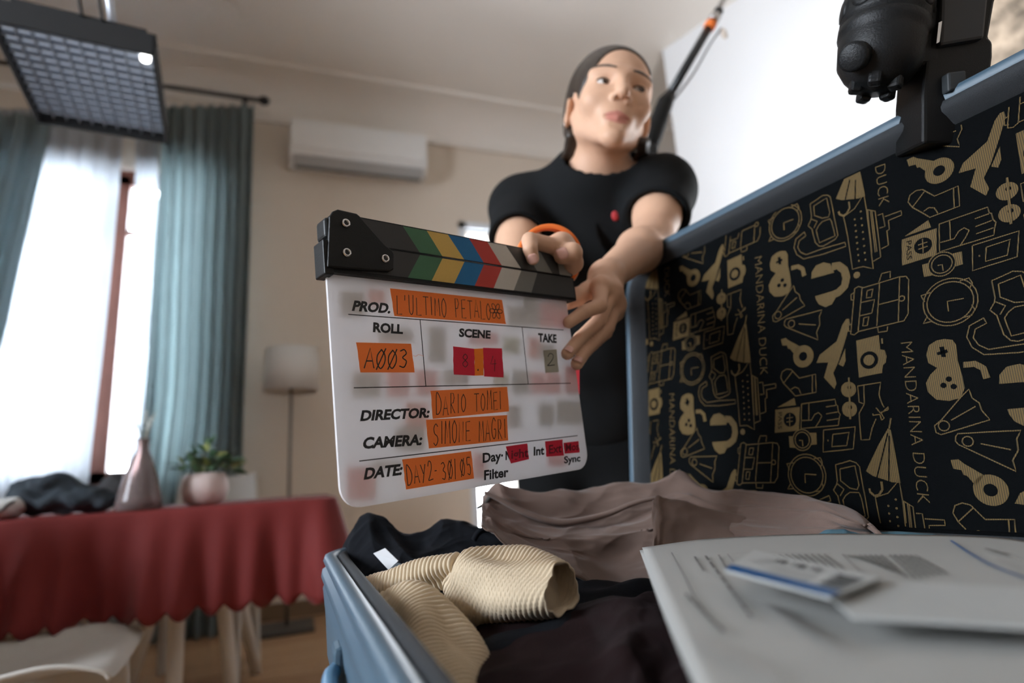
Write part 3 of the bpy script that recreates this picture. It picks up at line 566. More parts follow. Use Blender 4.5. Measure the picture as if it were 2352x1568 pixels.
L_(5, (470, 1050), (825, 1000), (835, 1060), (850, 1065), (860, 1130), (880, 1160), (870, 1200), (860, 1275), (465, 1310), close=True); L_(5, (548, 1040), (548, 1220)); L_(5, (475, 1225), (575, 1220), (610, 1160), (650, 1140), (685, 1175), (660, 1230), (615, 1300)); L_(5, (730, 1080), (830, 1065)); L_(5, (730, 1155), (850, 1135)); L_(5, (735, 1225), (860, 1205))
# wrist watch, phone
F_(7, (490, 405), (600, 375), (610, 515), (510, 535)); F_(7, (795, 292), (910, 265), (925, 400), (805, 437)); C_(7, (700, 400), (700, 528), fill='d'); C_(7, (700, 400), (700, 526)); C_(7, (700, 400), (700, 495)); L_(7, (655, 415), (705, 405), (715, 470))
L_(2, (680, 1190), (905, 1120), (885, 1310), (670, 1380), close=True); L_(2, (745, 1215), (860, 1175), (840, 1290), (735, 1320), close=True); L_(2, (705, 1275), (712, 1273), w=.002)
LA, LBv = A3(.1624, -.1532), A3(.1688, .1569)
lo_, hi_ = A3(.034, .001), A3(LEN - .034, WID - .036)
def clip_poly(p):
    for ax, lim, sg in ((0, lo_[0], 1), (0, hi_[0], -1), (1, lo_[1], 1), (1, hi_[1], -1)):
        out = []
        for i in range(len(p)):
            a, c = p[i], p[(i + 1) % len(p)]; ina, inc = (a[ax] - lim) * sg >= 0, (c[ax] - lim) * sg >= 0
            if ina: out.append(a)
            if ina != inc: t = (lim - a[ax]) / (c[ax] - a[ax]); out.append(a + (c - a) * t)
        p = out
        if len(p) < 3: return []
    return p
def inside(q): return all(q >= lo_) and all(q <= hi_)
def to3(q, off): return lin_pt(q[0], q[1], off)
gold, dark = MB(), MB()
def add_fill(mb, poly, off):
    poly = clip_poly(poly)
    if len(poly) < 3: return
    mb.add([to3(q, off) for q in poly], [tuple(range(len(poly)))])
def add_line(mb, pts, wd, off):
    p = [q for a, c in zip(pts[:-1], pts[1:]) for q in (a + (c - a) * t for t in np.linspace(0, 1, max(2, int(np.linalg.norm(c - a) / .01)), endpoint=False))] + [pts[-1]]
    run = []
    for q in p + [A3(-9, -9)]:
        if inside(q): run.append(q); continue
        if len(run) > 1:
            r = np.array(run); t = np.gradient(r, axis=0); t /= np.linalg.norm(t, axis=1)[:, None] + 1e-12; n = np.stack([-t[:, 1], t[:, 0]], 1) * wd / 2
            V = [to3(q2, off) for q2 in np.vstack([r + n, r - n])]; k2 = len(r); mb.add(V, [(i + k2, i + k2 + 1, i + 1, i) for i in range(k2 - 1)])
        run = []
for i in range(-3, 4):
    for j in range(-3, 4):
        sh = LA * i + LBv * j
        if abs(i + j) > 3: continue
        for kd, pts, wd in ICON:
            q = [p + sh for p in pts]
            if not any(inside(x) for x in q): continue
            if kd == 'f': add_fill(gold, q, .0003)
            elif kd == 'l': add_line(gold, q, wd, .00075)
            elif kd == 'd': add_fill(dark, q, .0006 if kd == 'd' else .0003)
            elif kd == 'dl': add_line(dark, q, wd, .0006)
# inner discs of the camera lens sit above the dark ring: re-add them on top
for i in range(-3, 4):
    for j in range(-3, 4):
        c = zl(5, 1185, 585) + LA * i + LBv * j; add_fill(gold, circ(c, np.linalg.norm(zl(5, 1185, 642) - zl(5, 1185, 585))), .0009)
gv, gf = glyphs('MANDARINA DUCK', -.016); gx = (gv[:, 0] - gv[:, 0].min()) / np.ptp(gv[:, 0]); gy = gv[:, 1] / .73
tb0, tb1, tt0 = lidc(2069, 787), lidc(2108, 1155), lidc(2098, 784)
for i in range(-3, 4):
    for j in range(-3, 4):
        p = tb0 + LA * i + LBv * j + gx[:, None] * (tb1 - tb0) + gy[:, None] * (tt0 - tb0)
        fs = [f for f in gf if all(inside(p[v]) for v in f)]
        if fs: gold.add([to3(q, .0005) for q in p], fs)
pv, pf = glyphs('PASS', .0); px_ = (pv[:, 0] - pv[:, 0].min()) / np.ptp(pv[:, 0]); py_ = pv[:, 1] / .73
for i in range(-3, 4):
    for j in range(-3, 4):
        p = zl(5, 225, 1140) + LA * i + LBv * j + px_[:, None] * (zl(5, 222, 1315) - zl(5, 225, 1140)) + py_[:, None] * (zl(5, 265, 1137) - zl(5, 225, 1140))
        if all(inside(q) for q in p): dark.add([to3(q, .0006) for q in p], pf)
go = tag(gold.build('printed_pattern', M['gold'], lining), kind='stuff')
uvl = go.data.uv_layers.new(name='UVMap'); co = np.array([v.co for v in go.data.vertices]); 
li = np.array([l.vertex_index for l in go.data.loops]); uvl.data.foreach_set('uv', np.stack([co @ LG, co @ LU], 1)[li].ravel())
tag(dark.build('printed_pattern', M['lining'], lining), kind='stuff')

# base half
bf = (BHc, BG, -BE, A3(0, 0, -1))
tray_obj('base_shell', [(.016, .004), (.012, -.001), (.006, -.003), (.001, -.001), (-.001, .004), (.0035, .0075), (.0035, .0105), (-.002, .014), (-.003, .020), (.0015, .0245), (.0015, .028), (-.001, .032), (.002, .06), (.004, .10), (.012, .118), (.03, .128), (.06, .13), (.2, .13)], bf, LEN, BWID, R_, M['blue_shell'], True)
tray_obj('base_zip', [(.014, .003), (.016, -.001), (.021, -.002), (.025, .001), (.031, .012), (.034, .03)], bf, LEN, BWID, R_, M['zip'])
tray_obj('base_lining', [(.033, .02), (.036, .05), (.04, .11), (.06, .122), (.2, .122)], bf, LEN, BWID, R_, M['lining'], True)
hs = [[LH + LG * s_ + LB * .009 + LU * .004 for s_ in (.03, LEN - .03)], [LH + LG * s_ - LB * .002 - LU * .006 for s_ in (.03, LEN - .03)], [BHc + BG * s_ - BE * .02 + A3(0, 0, .0005) for s_ in (.03, LEN - .03)], [BHc + BG * s_ - BE * .04 + A3(0, 0, -.018) for s_ in (.03, LEN - .03)], [BHc + BG * s_ - BE * .05 + A3(0, 0, -.05) for s_ in (.03, LEN - .03)]]
Vs_, Fs_ = shell_from_grid(catmull(np.array(hs), 16), .0012); mk('hinge_strip', Vs_, Fs_, M['lining'], case, True)
# carrying handle on the side wall
wo = BHc - BE * (BWID - .002); wn = -BE
h0 = onplane(800, 1478, wo + wn * .012, wn); 
h0 = BHc - BE * (BWID + .0) + BG * .40 + A3(0, 0, -.05)
hp = catmull([h0 - BG * .09 + BE * .004, h0 - BG * .082 - BE * .005, h0 - BG * .06 - BE * .010, h0 - BE * .012, h0 + BG * .06 - BE * .010, h0 + BG * .082 - BE * .005, h0 + BG * .09 + BE * .004], 36)
hd_ = MB().tube(hp, .0055, 10).build('handle', mat('blue_handle', srgb(82, 128, 160), .35, coat=.3), case, True)
for sg in (-1, 1): bevel(MB().box(h0 + BG * .092 * sg, (.012, .03, .03)).build('handle_mount', M['blue_shell'], hd_), .004)
# ------------------------------------------------------------------ implicit surface modeller (smooth unions, surface nets)
class SDF:
    def __init__(s): s.p = []
    def cap(s, a, b, r1, r2, k=.01, sub=False, mask=None):
        a = A3(*a); b = A3(*b); s.p.append(('c', (a, b, r1, r2), k, sub, (a + b) / 2, np.linalg.norm(b - a) / 2 + max(r1, r2))); return s
    def ell(s, c, r, R=None, k=.01, sub=False):
        c = A3(*c); r = A3(*r); s.p.append(('e', (c, r, np.eye(3) if R is None else np.asarray(R)), k, sub, c, r.max())); return s
    def chain(s, pts, rs, k=.01):
        for i in range(len(pts) - 1): s.cap(pts[i], pts[i + 1], rs[i], rs[i + 1], k)
        return s
    def group(s, other, k=.01): s.p.append(('g', other, k, False, None, None)); return s
    def fn(s, f, k=.01, sub=False): s.p.append(('f', f, k, sub, None, None)); return s
    def ev(s, X, c=None, R=0.):
        d = np.full(len(X), 1.0)
        for t, a, k, sub, bc, br in s.p:
            if bc is not None and c is not None and np.linalg.norm(bc - c) - br > R + k + .012: continue
            if t == 'c':
                p, q, r1, r2 = a; ba = q - p; pa = X - p; h = np.clip(pa @ ba / max(ba @ ba, 1e-12), 0, 1)
                e = np.linalg.norm(pa - h[:, None] * ba, axis=1) - (r1 + h * (r2 - r1))
            elif t == 'e':
                cc, r, Rm = a; q = (X - cc) @ Rm; k0 = np.linalg.norm(q / r, axis=1); k1 = np.linalg.norm(q / (r * r), axis=1); e = k0 * (k0 - 1) / np.maximum(k1, 1e-9)
            elif t == 'g': e = a.ev(X, c, R)
            else: e = a(X)
            if sub: e = -e; h = np.maximum(k - np.abs(d - e), 0) / k; d = np.maximum(d, e) + h * h * k * .25
            else: h = np.maximum(k - np.abs(d - e), 0) / k; d = np.minimum(d, e) - h * h * k * .25
        return d
def polygonize(sdf, lo, hi, h):
    lo = np.asarray(lo, float); hi = np.asarray(hi, float); BS = 16
    nb = np.ceil((hi - lo) / (h * BS)).astype(int); N = nb * BS + 1
    D = np.ones(N, np.float32); ax = np.arange(BS + 1) * h
    loc = np.stack(np.meshgrid(ax, ax, ax, indexing='ij'), -1).reshape(-1, 3)
    rad = h * BS * .5 * 1.7321
    cs = np.stack(np.meshgrid(*[np.arange(n) for n in nb], indexing='ij'), -1).reshape(-1, 3)
    ctr = lo + (cs + .5) * h * BS; dc = sdf.ev(ctr)
    for c, p, d in zip(cs, ctr, dc):
        i, j, k = c * BS
        if abs(d) > rad * 1.35 + .012: D[i:i + BS + 1, j:j + BS + 1, k:k + BS + 1] = np.sign(d)
    for c, p, d in zip(cs, ctr, dc):
        if abs(d) <= rad * 1.35 + .012:
            i, j, k = c * BS; D[i:i + BS + 1, j:j + BS + 1, k:k + BS + 1] = sdf.ev(loc + lo + c * h * BS, p, rad).reshape(BS + 1, BS + 1, BS + 1)
    S = D < 0; cnt = np.zeros(tuple(N - 1), np.int8)
    for a in (0, 1):
        for b_ in (0, 1):
            for c in (0, 1): cnt += S[a:N[0] - 1 + a, b_:N[1] - 1 + b_, c:N[2] - 1 + c]
    cells = np.argwhere((cnt > 0) & (cnt < 8)); idx = -np.ones(tuple(N - 1), np.int32); idx[tuple(cells.T)] = np.arange(len(cells))
    acc = np.zeros((len(cells), 3)); num = np.zeros(len(cells))
    for ax_ in range(3):
        for u in (0, 1):
            for v in (0, 1):
                o0 = [0, 0, 0]; o0[(ax_ + 1) % 3] = u; o0[(ax_ + 2) % 3] = v; o1 = list(o0); o1[ax_] = 1
                p0 = cells + o0; p1 = cells + o1; d0 = D[tuple(p0.T)].astype(float); d1 = D[tuple(p1.T)].astype(float); m = (d0 < 0) != (d1 < 0)
                t = np.where(m, d0 / np.where(m, d0 - d1, 1), 0); acc[m] += (p0 + (p1 - p0) * t[:, None])[m]; num[m] += 1
    V = lo + acc / num[:, None] * h; Fs = []
    for ax_ in range(3):
        sl0 = [slice(None)] * 3; sl1 = [slice(None)] * 3; sl0[ax_] = slice(0, -1); sl1[ax_] = slice(1, None)
        A_, B_ = S[tuple(sl0)], S[tuple(sl1)]; e = np.argwhere(A_ != B_); y, z = (ax_ + 1) % 3, (ax_ + 2) % 3
        e = e[(e[:, y] > 0) & (e[:, z] > 0) & (e[:, y] < N[y] - 1) & (e[:, z] < N[z] - 1)]
        def ci(dy, dz): q = e.copy(); q[:, y] -= dy; q[:, z] -= dz; return idx[tuple(q.T)]
        q = np.stack([ci(1, 1), ci(0, 1), ci(0, 0), ci(1, 0)], 1); fl = ~A_[tuple(e.T)]; q[fl] = q[fl][:, ::-1]; Fs.append(q)
    Fq = np.vstack(Fs); Fq = Fq[(Fq >= 0).all(1)]
    return V, Fq
def mk_fast(name, V, Fq, m, parent=None, mats=None, fmat=None):
    o_ = A3(0, 0, 0)
    if parent is not None:
        p = parent
        while p is not None: o_ = o_ + np.array(p.location); p = p.parent
    else: o_ = V.mean(0); o_[2] = V[:, 2].min()
    me = bpy.data.meshes.new(name); n = len(Fq)
    me.vertices.add(len(V)); me.vertices.foreach_set('co', (V - o_).astype(np.float32).ravel())
    me.loops.add(n * 4); me.loops.foreach_set('vertex_index', Fq.astype(np.int32).ravel())
    me.polygons.add(n); me.polygons.foreach_set('loop_start', np.arange(n, dtype=np.int32) * 4)
    for q in (mats or [m]): me.materials.append(q)
    if fmat is not None: me.polygons.foreach_set('material_index', fmat.astype(np.int32))
    me.update(calc_edges=True); me.validate(); me.polygons.foreach_set('use_smooth', np.ones(len(me.polygons), bool)); me.update()
    o = bpy.data.objects.new(name, me); COL.objects.link(o)
    if parent is not None: o.parent = parent
    else: o.location = o_
    return o

# ------------------------------------------------------------------ air conditioner
acx0, acx1, acz0, acz1 = -.08, .84, 2.835, 3.145
ac = thing('air_conditioner', ((acx0 + acx1) / 2, WY, acz0), 'white wall air conditioner mounted high on the back wall', 'air conditioner')
prof = [(WY, acz0 + .02), (WY - .12, acz0), (WY - .185, acz0 + .045), (WY - .205, acz0 + .09), (WY - .205, acz1 - .03), (WY - .19, acz1 - .005), (WY - .16, acz1), (WY, acz1)]
bevel(MB().prism([(acx0, y, z) for y, z in prof], (acx1 - acx0, 0, 0)).build('body', M['white_plastic'], ac), .012, 3, 30)
bevel(MB().bb((acx0 + .01, WY - .214, acz0 + .085), (acx1 - .01, WY - .2, acz1 - .02)).build('front_panel', M['white_plastic'], ac), .005)
R_l = Matrix.Rotation(math.radians(-36), 3, 'X')
bevel(MB().box(((acx0 + acx1) / 2, WY - .16, acz0 + .018), (acx1 - acx0 - .06, .078, .008), np.array(R_l)).build('louver', mat('ac_louver', srgb(176, 178, 178), .45), ac), .002)
MB().bb((acx0 + .04, WY - .135, acz0 - .004), (acx1 - .04, WY - .085, acz0 + .012)).build('air_outlet', mat('ac_slot', srgb(96, 100, 102), .6), ac)

# ------------------------------------------------------------------ floor lamp
lx, ly_ = atZ(657, 1437, 0)[:2]; ly_ = 3.6; lx = atY(664, 1150, ly_)[0]
fl = thing('floor_lamp', (lx, ly_, 0), 'floor lamp with a white drum shade beside the teal curtain', 'floor lamp')
zt0, zt1 = atY(665, 900, ly_)[2], atY(665, 803, ly_)[2]; rs = (atY(731, 850, ly_)[0] - atY(603, 850, ly_)[0]) / 2
MB().lathe((lx, ly_, zt0), (0, 0, 1), [(rs, 0), (rs * .96, zt1 - zt0), (rs * .96 - .004, zt1 - zt0), (rs - .004, 0)], 40, True).build('lamp_shade', translucent('white_shade_fabric', srgb(232, 228, 222), .7, .3), fl, True)
MB().tube([(lx, ly_, 0.02), (lx, ly_, zt1 - .03)], .009, 12).build('pole', mat('brushed_pole', srgb(120, 116, 110), .35, .6), fl, True)
b = MB()
for a in range(3): b.tube([(lx, ly_, zt1 - .03), (lx + rs * .94 * math.cos(a * 2.094), ly_ + rs * .94 * math.sin(a * 2.094), zt1 - .02)], .002, 6)
b.build('shade_ring', M['steel'], fl)
bevel(MB().bb((lx - .14, ly_ - .14, 0), (lx + .14, ly_ + .14, .022)).build('base', mat('dark_base', srgb(70, 66, 62), .5), fl), .004)

# ------------------------------------------------------------------ dining table, cloth and chairs
TZ, TX0, TX1, TY0, TY1 = .705, -1.25, .108, 1.80, 2.55
tb = thing('dining_table', (-.5, 2.15, 0), 'dining table with splayed white legs under the red tablecloth', 'table')
M['white_wood'] = mat('white_painted_wood', srgb(226, 222, 214), .5, var=.05)
bevel(MB().bb((TX0 + .02, TY0 + .02, TZ - .03), (TX1 - .02, TY1 - .02, TZ - .003)).build('tabletop', M['white_wood'], tb), .004)
tops = [tuple(P(423, 1195, 2.12)[:2]), tuple(P(412, 1195, 2.0)[:2]), tuple(P(492, 1195, 2.08)[:2]), tuple(P(506, 1195, 2.25)[:2])]
feet = [atZ(268, 1655, 0), atZ(394, 1760, 0), atZ(541, 1665, 0), atZ(590, 1545, 0)]
for (tx, ty), f_ in zip(tops, feet):
    r1 = .028
    MB().tube([(tx, ty, TZ - .03), tuple(f_ + A3(0, 0, .0))], [.03, .019], 14).build('leg', M['white_wood'], tb, True)
MB().bb((-.5, 1.88, TZ - .06), (-.17, 2.2, TZ - .03)).build('leg_mount', M['white_wood'], tb)
def tablecloth():
    m = mat('red_tablecloth', srgb(104, 14, 9), .8, var=.05, vscale=60, sheen=.06)
    cx, cy = (TX0 + TX1) / 2, (TY0 + TY1) / 2; hx, hy = (TX1 - TX0) / 2 + .004, (TY1 - TY0) / 2 + .004
    per = round_poly((TX0 - .004, TY0 - .004), (TX1 + .004, TY1 + .004), .05, 10)
    p = np.array(per + [per[0]]); s = np.concatenate([[0], np.cumsum(np.linalg.norm(np.diff(p, axis=0), axis=1))]); n = 900
    t = np.linspace(0, s[-1], n, endpoint=False); q = np.stack([np.interp(t, s, p[:, 0]), np.interp(t, s, p[:, 1])], 1)
    tg = np.roll(q, -1, 0) - np.roll(q, 1, 0); tg /= np.linalg.norm(tg, axis=1)[:, None]; nr = np.stack([tg[:, 1], -tg[:, 0]], 1)
    rows = []; drop = .252; K = 26
    sc = np.abs(np.sin(math.pi * t / .062)); fold = .6 * np.sin(2 * math.pi * t / .31 + 1.2 * np.sin(t * 3.1)) + .45 * np.sin(2 * math.pi * t / .19 + 2 * np.sin(t * 2.3)) + .3 * np.sin(2 * math.pi * t / .083)
    for k in range(K):
        u = k / (K - 1); a = min(1, u * 6)
        off = .004 * math.sin(a * math.pi / 2) + (u ** 1.1) * (.042 * fold + .045)
        z = TZ + .002 - .004 * (1 - math.cos(a * math.pi / 2)) - u * (drop - .016) - (sc * .026 if k == K - 1 else (sc * .012 if k == K - 2 else 0))
        rows.append(np.column_stack([q + nr * off[:, None] if hasattr(off, '__len__') else q + nr * off, np.broadcast_to(z, (n,))]))
    V = np.vstack(rows); Fc = [(k * n + i, (k + 1) * n + i, (k + 1) * n + (i + 1) % n, k * n + (i + 1) % n) for k in range(K - 1) for i in range(n)]
    Fc.append(tuple(range(n)))
    o = mk('tablecloth', V, Fc, m, None, True); md = o.modifiers.new('th', 'SOLIDIFY'); md.thickness = .0015; md.offset = -1
    return tag(o, 'red tablecloth with a scalloped hem draped over the dining table', 'tablecloth')
tablecloth()

def chair(name, loc, yaw, label):
    t = thing(name, loc, label, 'chair', 'white plastic chairs'); t.rotation_euler = (0, 0, yaw)
    sm = mat('chair_plastic', srgb(186, 183, 176), .45, var=.03)
    # shell: local +x is the front of the seat
    prof = [(.22, .435), (.2, .452), (.12, .446), (0, .435), (-.12, .44), (-.185, .475), (-.215, .55), (-.235, .66), (-.25, .78), (-.255, .84)]
    rows = []
    for i, (x, z) in enumerate(prof):
        w = .19 if i < 6 else .19 - .03 * (i - 5) / 4; up = .035 if 1 < i < 6 else .01; fw = 0 if i < 5 else .03
        rows.append([(x + fw * (v * v), v * w, z + up * abs(v) ** 3) for v in (-1, -.75, -.4, 0, .4, .75, 1)])
    G = catmull(rows, 44); G = np.swapaxes(catmull(np.swapaxes(G, 0, 1), 28), 0, 1); G[..., 2] -= .03
    V, Fc = shell_from_grid(G, .008); mk('seat_shell', V, Fc, sm, t, True, True)
    for sg in (-1, 1):
        out = [(-.24, 0), (-.19, 0), (-.165, .2), (-.12, .33), (-.03, .34), (.06, .34), (.13, .3), (.17, .18), (.19, 0), (.235, 0), (.215, .22), (.195, .40), (.05, .40), (-.15, .40), (-.2, .34)]
        o = MB().prism([(x, sg * .15 + (.25 - z * .25) * .1 * sg, z) for x, z in out], (0, .028 * sg, 0)).build('side_frame', sm, t, False, True); bevel(o, .006, 2)
    return t
c1 = chair('plastic_chair', (-.555, 1.56, 0), math.radians(4), 'white plastic chair in front of the table at the lower left')
c2p = atY(500, 1125, 2.9)
c2 = chair('plastic_chair', (c2p[0] - .045, 2.86, 0), math.radians(-97), 'white plastic chair behind the table, its backrest showing past the plant')

# ------------------------------------------------------------------ things on the table
pc = A3(*atY(470, 1148, 2.02)[:2], TZ + .002)
pot = thing('potted_plant', pc, 'small leafy plant in a blush white pot on the red tablecloth', 'plant')
MB().lathe(pc, (0, 0, 1), [(.035, 0), (.056, .012), (.064, .045), (.06, .075), (.052, .094), (.047, .094), (.05, .07), (.0, .07)], 28).build('pot', mat('blush_ceramic', srgb(214, 196, 190), .5, var=.12, vscale=22), pot, True)
MB().lathe(pc + A3(0, 0, .07), (0, 0, 1), [(.049, 0), (.03, .01), (0, .012)], 16).build('soil', mat('soil', srgb(52, 40, 32), .9), pot, True)
LM = [mat('leaf_green', srgb(66, 96, 68), .5, var=.2, vscale=60), mat('leaf_olive', srgb(116, 124, 70), .5, var=.2, vscale=60)]
leafV = [(0, 0, 0), (.008, .008, .002), (.011, .02, .003), (.007, .032, .001), (0, .04, -.002), (-.007, .032, .001), (-.011, .02, .003), (-.008, .008, .002), (0, .02, -.001)]
leafF = [(8, 0, 1), (8, 1, 2), (8, 2, 3), (8, 3, 4), (8, 4, 5), (8, 5, 6), (8, 6, 7), (8, 7, 0)]
lmeshes = []
for q in LM:
    me = bpy.data.meshes.new('leaf'); me.from_pydata(leafV, [], leafF); me.materials.append(q); lmeshes.append(me)
rr = random.Random(4)
for k in range(70):
    o = bpy.data.objects.new('leaf', lmeshes[1 if rr.random() < .3 else 0]); COL.objects.link(o); o.parent = pot
    th_ = rr.uniform(0, 6.28); ph = rr.uniform(0, 1) ** .7; r_ = .07 * ph
    o.location = (r_ * math.cos(th_) * 1.05, r_ * math.sin(th_), .085 + .105 * (1 - ph * .75) * rr.uniform(.3, 1)); s_ = rr.uniform(.8, 1.35)
    o.scale = (s_,) * 3; o.rotation_euler = (rr.uniform(-.4, 1.0), rr.uniform(-.6, .6), th_ - math.pi / 2)
for k in range(9):
    a = k * .7; MB().tube([pc + A3(.012 * math.cos(a), .012 * math.sin(a), .07), pc + A3(.045 * math.cos(a), .045 * math.sin(a), .14)], .0018, 6).build('stem', LM[0], pot)
sp = pc + A3(-.075, 0, .12); MB().tube(catmull([pc + A3(-.02, 0, .08), pc + A3(-.05, 0, .095), sp], 8), .0018, 6).build('stem', LM[0], pot)
o = bpy.data.objects.new('leaf', lmeshes[0]); COL.objects.link(o); o.parent = pot; o.location = sp - pc; o.rotation_euler = (.3, 0, 1.2)

vc = A3(*atY(318, 1162, 1.93)[:2], TZ + .002)
vase = thing('bottle_vase', vc, 'conical smoky glass bottle with dry twigs on the tablecloth', 'vase')
smoky = bpy.data.materials.new('smoky_glass'); smoky.use_nodes = True
_g = smoky.node_tree; _p = _g.nodes['Principled BSDF']; _p.inputs['Base Color'].default_value = srgb(196, 178, 176) + (1,); _p.inputs['Roughness'].default_value = .12; _p.inputs['Transmission Weight'].default_value = .75; _p.inputs['IOR'].default_value = 1.3
MB().lathe(vc, (0, 0, 1), [(.02, .002), (.05, 0), (.058, .006), (.055, .03), (.042, .09), (.026, .14), (.015, .165), (.014, .19), (.018, .194), (.016, .197), (.012, .19), (.012, .165), (.022, .14), (.038, .09), (.051, .03), (.05, .008), (.0, .006)], 30).build('bottle', smoky, vase, True)
for k, (dx, dy) in enumerate(((-.02, 0), (.012, .01), (.026, -.01), (.0, .015))):
    MB().tube(catmull([vc + A3(0, 0, .05), vc + A3(dx * .2, dy * .2, .18), vc + A3(dx, dy, .245 + .01 * k)], 10), .0016, 6).build('twig', mat('dry_twig', srgb(150, 150, 138), .8), vase)
    for j in range(3): MB().lathe(vc + A3(dx * (.5 + .2 * j), dy * (.5 + .2 * j), .21 + .013 * j + .01 * k), (dx * 8, .3, 1), [(0, 0), (.004, .006), (.0, .016)], 8).build('bud', mat('dry_bud', srgb(190, 192, 186), .8), vase, True)

def blob(name, parts, h, m, label, cat, disp=0., seed=1, wl=30, lo=None):
    s = SDF()
    for c, r, k in parts: s.ell(c, r, k=k)
    if disp:
        base = s; rg = np.random.default_rng(seed); W = [(rg.normal(size=3) * wl, rg.uniform(0, 6.28)) for _ in range(8)]
        def f(X):
            d = base.ev(X)
            for w, ph in W: d = d + disp / 4 * np.sin(X @ w + ph + 1.5 * np.sin(X @ w[::-1] * .6))
            return d
        s = SDF(); s.fn(f, k=1e-6)
    fl_ = min(c[2] for c, r, k in parts) - .03 if lo is None else lo
    s.fn(lambda X: fl_ - X[:, 2], k=.004, sub=False) if False else None
    pts = np.array([c for c, r, k in parts]); rm = max(max(r) for c, r, k in parts)
    V, Fq = polygonize(s, pts.min(0) - rm - .02, pts.max(0) + rm + .02, h)
    if lo is not None: V[:, 2] = np.maximum(V[:, 2], lo + (V[:, 2] - lo) * .02)
    return tag(mk_fast(name, V, Fq, m), label, cat)
darkcloth = mat('dark_teal_cloth', srgb(44, 54, 62), .85, var=.25, vscale=14, bump=.3, bscale=300)
def tpt(px, py, Y=2.0): return atY(px, py, Y)
q = lambda px, py, rx, rz, Y=2.0: (tuple(tpt(px, py, Y)), (rx, rx * .9, rz), .03)
blob('jacket', [q(95, 1140, .075, .045), q(125, 1115, .06, .04), q(80, 1130, .045, .03), q(165, 1148, .08, .03), q(210, 1148, .07, .026)], .006, darkcloth, 'crumpled dark blue jacket heaped at the left of the table', 'jacket', .010, 3, 55, TZ + .002)
blob('scarf', [q(262, 1112, .04, .04, 2.25), q(250, 1138, .06, .03, 2.25), q(285, 1133, .05, .035, 2.25)], .006, mat('dark_grey_knit', srgb(62, 62, 64), .9, var=.3, vscale=16, bump=.3), 'dark grey scarf bunched behind the glass bottle', 'scarf', .008, 9, 60, TZ + .002)
blob('napkin', [q(10, 1166, .045, .02, 1.95), q(-45, 1168, .07, .024, 1.95)], .006, mat('white_napkin', srgb(206, 208, 206), .8), 'crumpled white napkin at the left table edge', 'napkin', .006, 5, 60, TZ + .002)
st = MB().tube(catmull([tpt(-30, 1185, 1.9), tpt(5, 1172, 1.9), tpt(18, 1160, 1.9), tpt(32, 1152, 1.92)], 14), .006, 8, True, .4).build('strap', M['black_plastic'], None, True); tag(st, 'thin black strap lying over the white napkin', 'strap')

bs = MB().prism([P(66, 1300, 2.02), P(90, 1303, 2.02), P(82, 1374, 2.02), P(62, 1445, 2.02), P(38, 1438, 2.02), P(58, 1370, 2.02)], FWD * .006).build('bag_strap', M['black_plastic']); tag(bs, 'dark strap hanging below the tablecloth hem above the white chair', 'strap')
# ------------------------------------------------------------------ film lights and grip gear
# overhead soft panel with an egg-crate grid
PZ = 1.90
c0 = atZ(348, 128, PZ); c1_ = atZ(378, 326, PZ); c2_ = atZ(112, 268, PZ)
ey_ = (c1_ - c0) * A3(1, 1, 0); Ly = np.linalg.norm(ey_); ey_ = unit(ey_); ex_ = unit((c2_ - c1_) * A3(1, 1, 0)); ex_ = unit(ex_ - ey_ * (ex_ @ ey_)); Lx = .335
pn = thing('panel_light', c0 + ex_ * Lx / 2 + ey_ * Ly / 2, 'black overhead soft light with a fabric egg crate grid', 'film light')
pp = lambda u, v, z: c0 + ex_ * u + ey_ * v + A3(0, 0, z)
def slab(name, u0, u1, v0, v1, z0, z1, m, par): return MB().prism([pp(u0, v0, z0), pp(u1, v0, z0), pp(u1, v1, z0), pp(u0, v1, z0)], (0, 0, z1 - z0)).build(name, m, par)
fab = mat('black_fabric', (.008, .009, .010), .8, var=.1)
for a in ((-.008, Lx + .008, -.008, 0), (-.008, Lx + .008, Ly, Ly + .008), (-.008, 0, -.008, Ly + .008), (Lx, Lx + .008, -.008, Ly + .008)): slab('frame_side', *a, -.002, .062, fab, pn)
slab('lamp_body', .02, Lx - .02, .03, Ly - .03, .062, .10, fab, pn)
slab('diffuser', 0, Lx, 0, Ly, .034, .037, mat('diffuser_cloth', srgb(205, 214, 226), .7, emit=(.62, .72, .86), estr=.32), pn)
gm = mat('grid_fabric', srgb(150, 160, 172), .8)
nx, ny = 10, 13
for i in range(1, nx): slab('grid_slat', i * Lx / nx - .0012, i * Lx / nx + .0012, 0, Ly, .016, .033, gm, pn)
for j in range(1, ny): slab('grid_slat', 0, Lx, j * Ly / ny - .0012, j * Ly / ny + .0012, .016, .033, gm, pn)
MB().lathe(pp(.016, .022, .0), (0, 0, -1), [(.012, -.03), (.012, .002), (0, .004)], 14).build('indicator', mat('indicator_lamp', (.9, .9, .9), .3, emit=(1., .98, .95), estr=6), pn, True)
for u, h in ((.12, .16), (.165, .2)): MB().tube(catmull([pp(u, .03, .09), pp(u + .01, .0, .16), pp(u + .012, .03, .3), pp(u + .03, .1, CEIL - PZ)], 24), .004, 8).build('cable', M['black_plastic'], pn, True)
MB().tube([pp(.10, .06, .095), pp(.135, .05, .30), pp(.16, .05, CEIL - PZ)], .009, 12).build('hanging_tube', mat('pale_tube', srgb(190, 196, 204), .3, .5), pn, True)

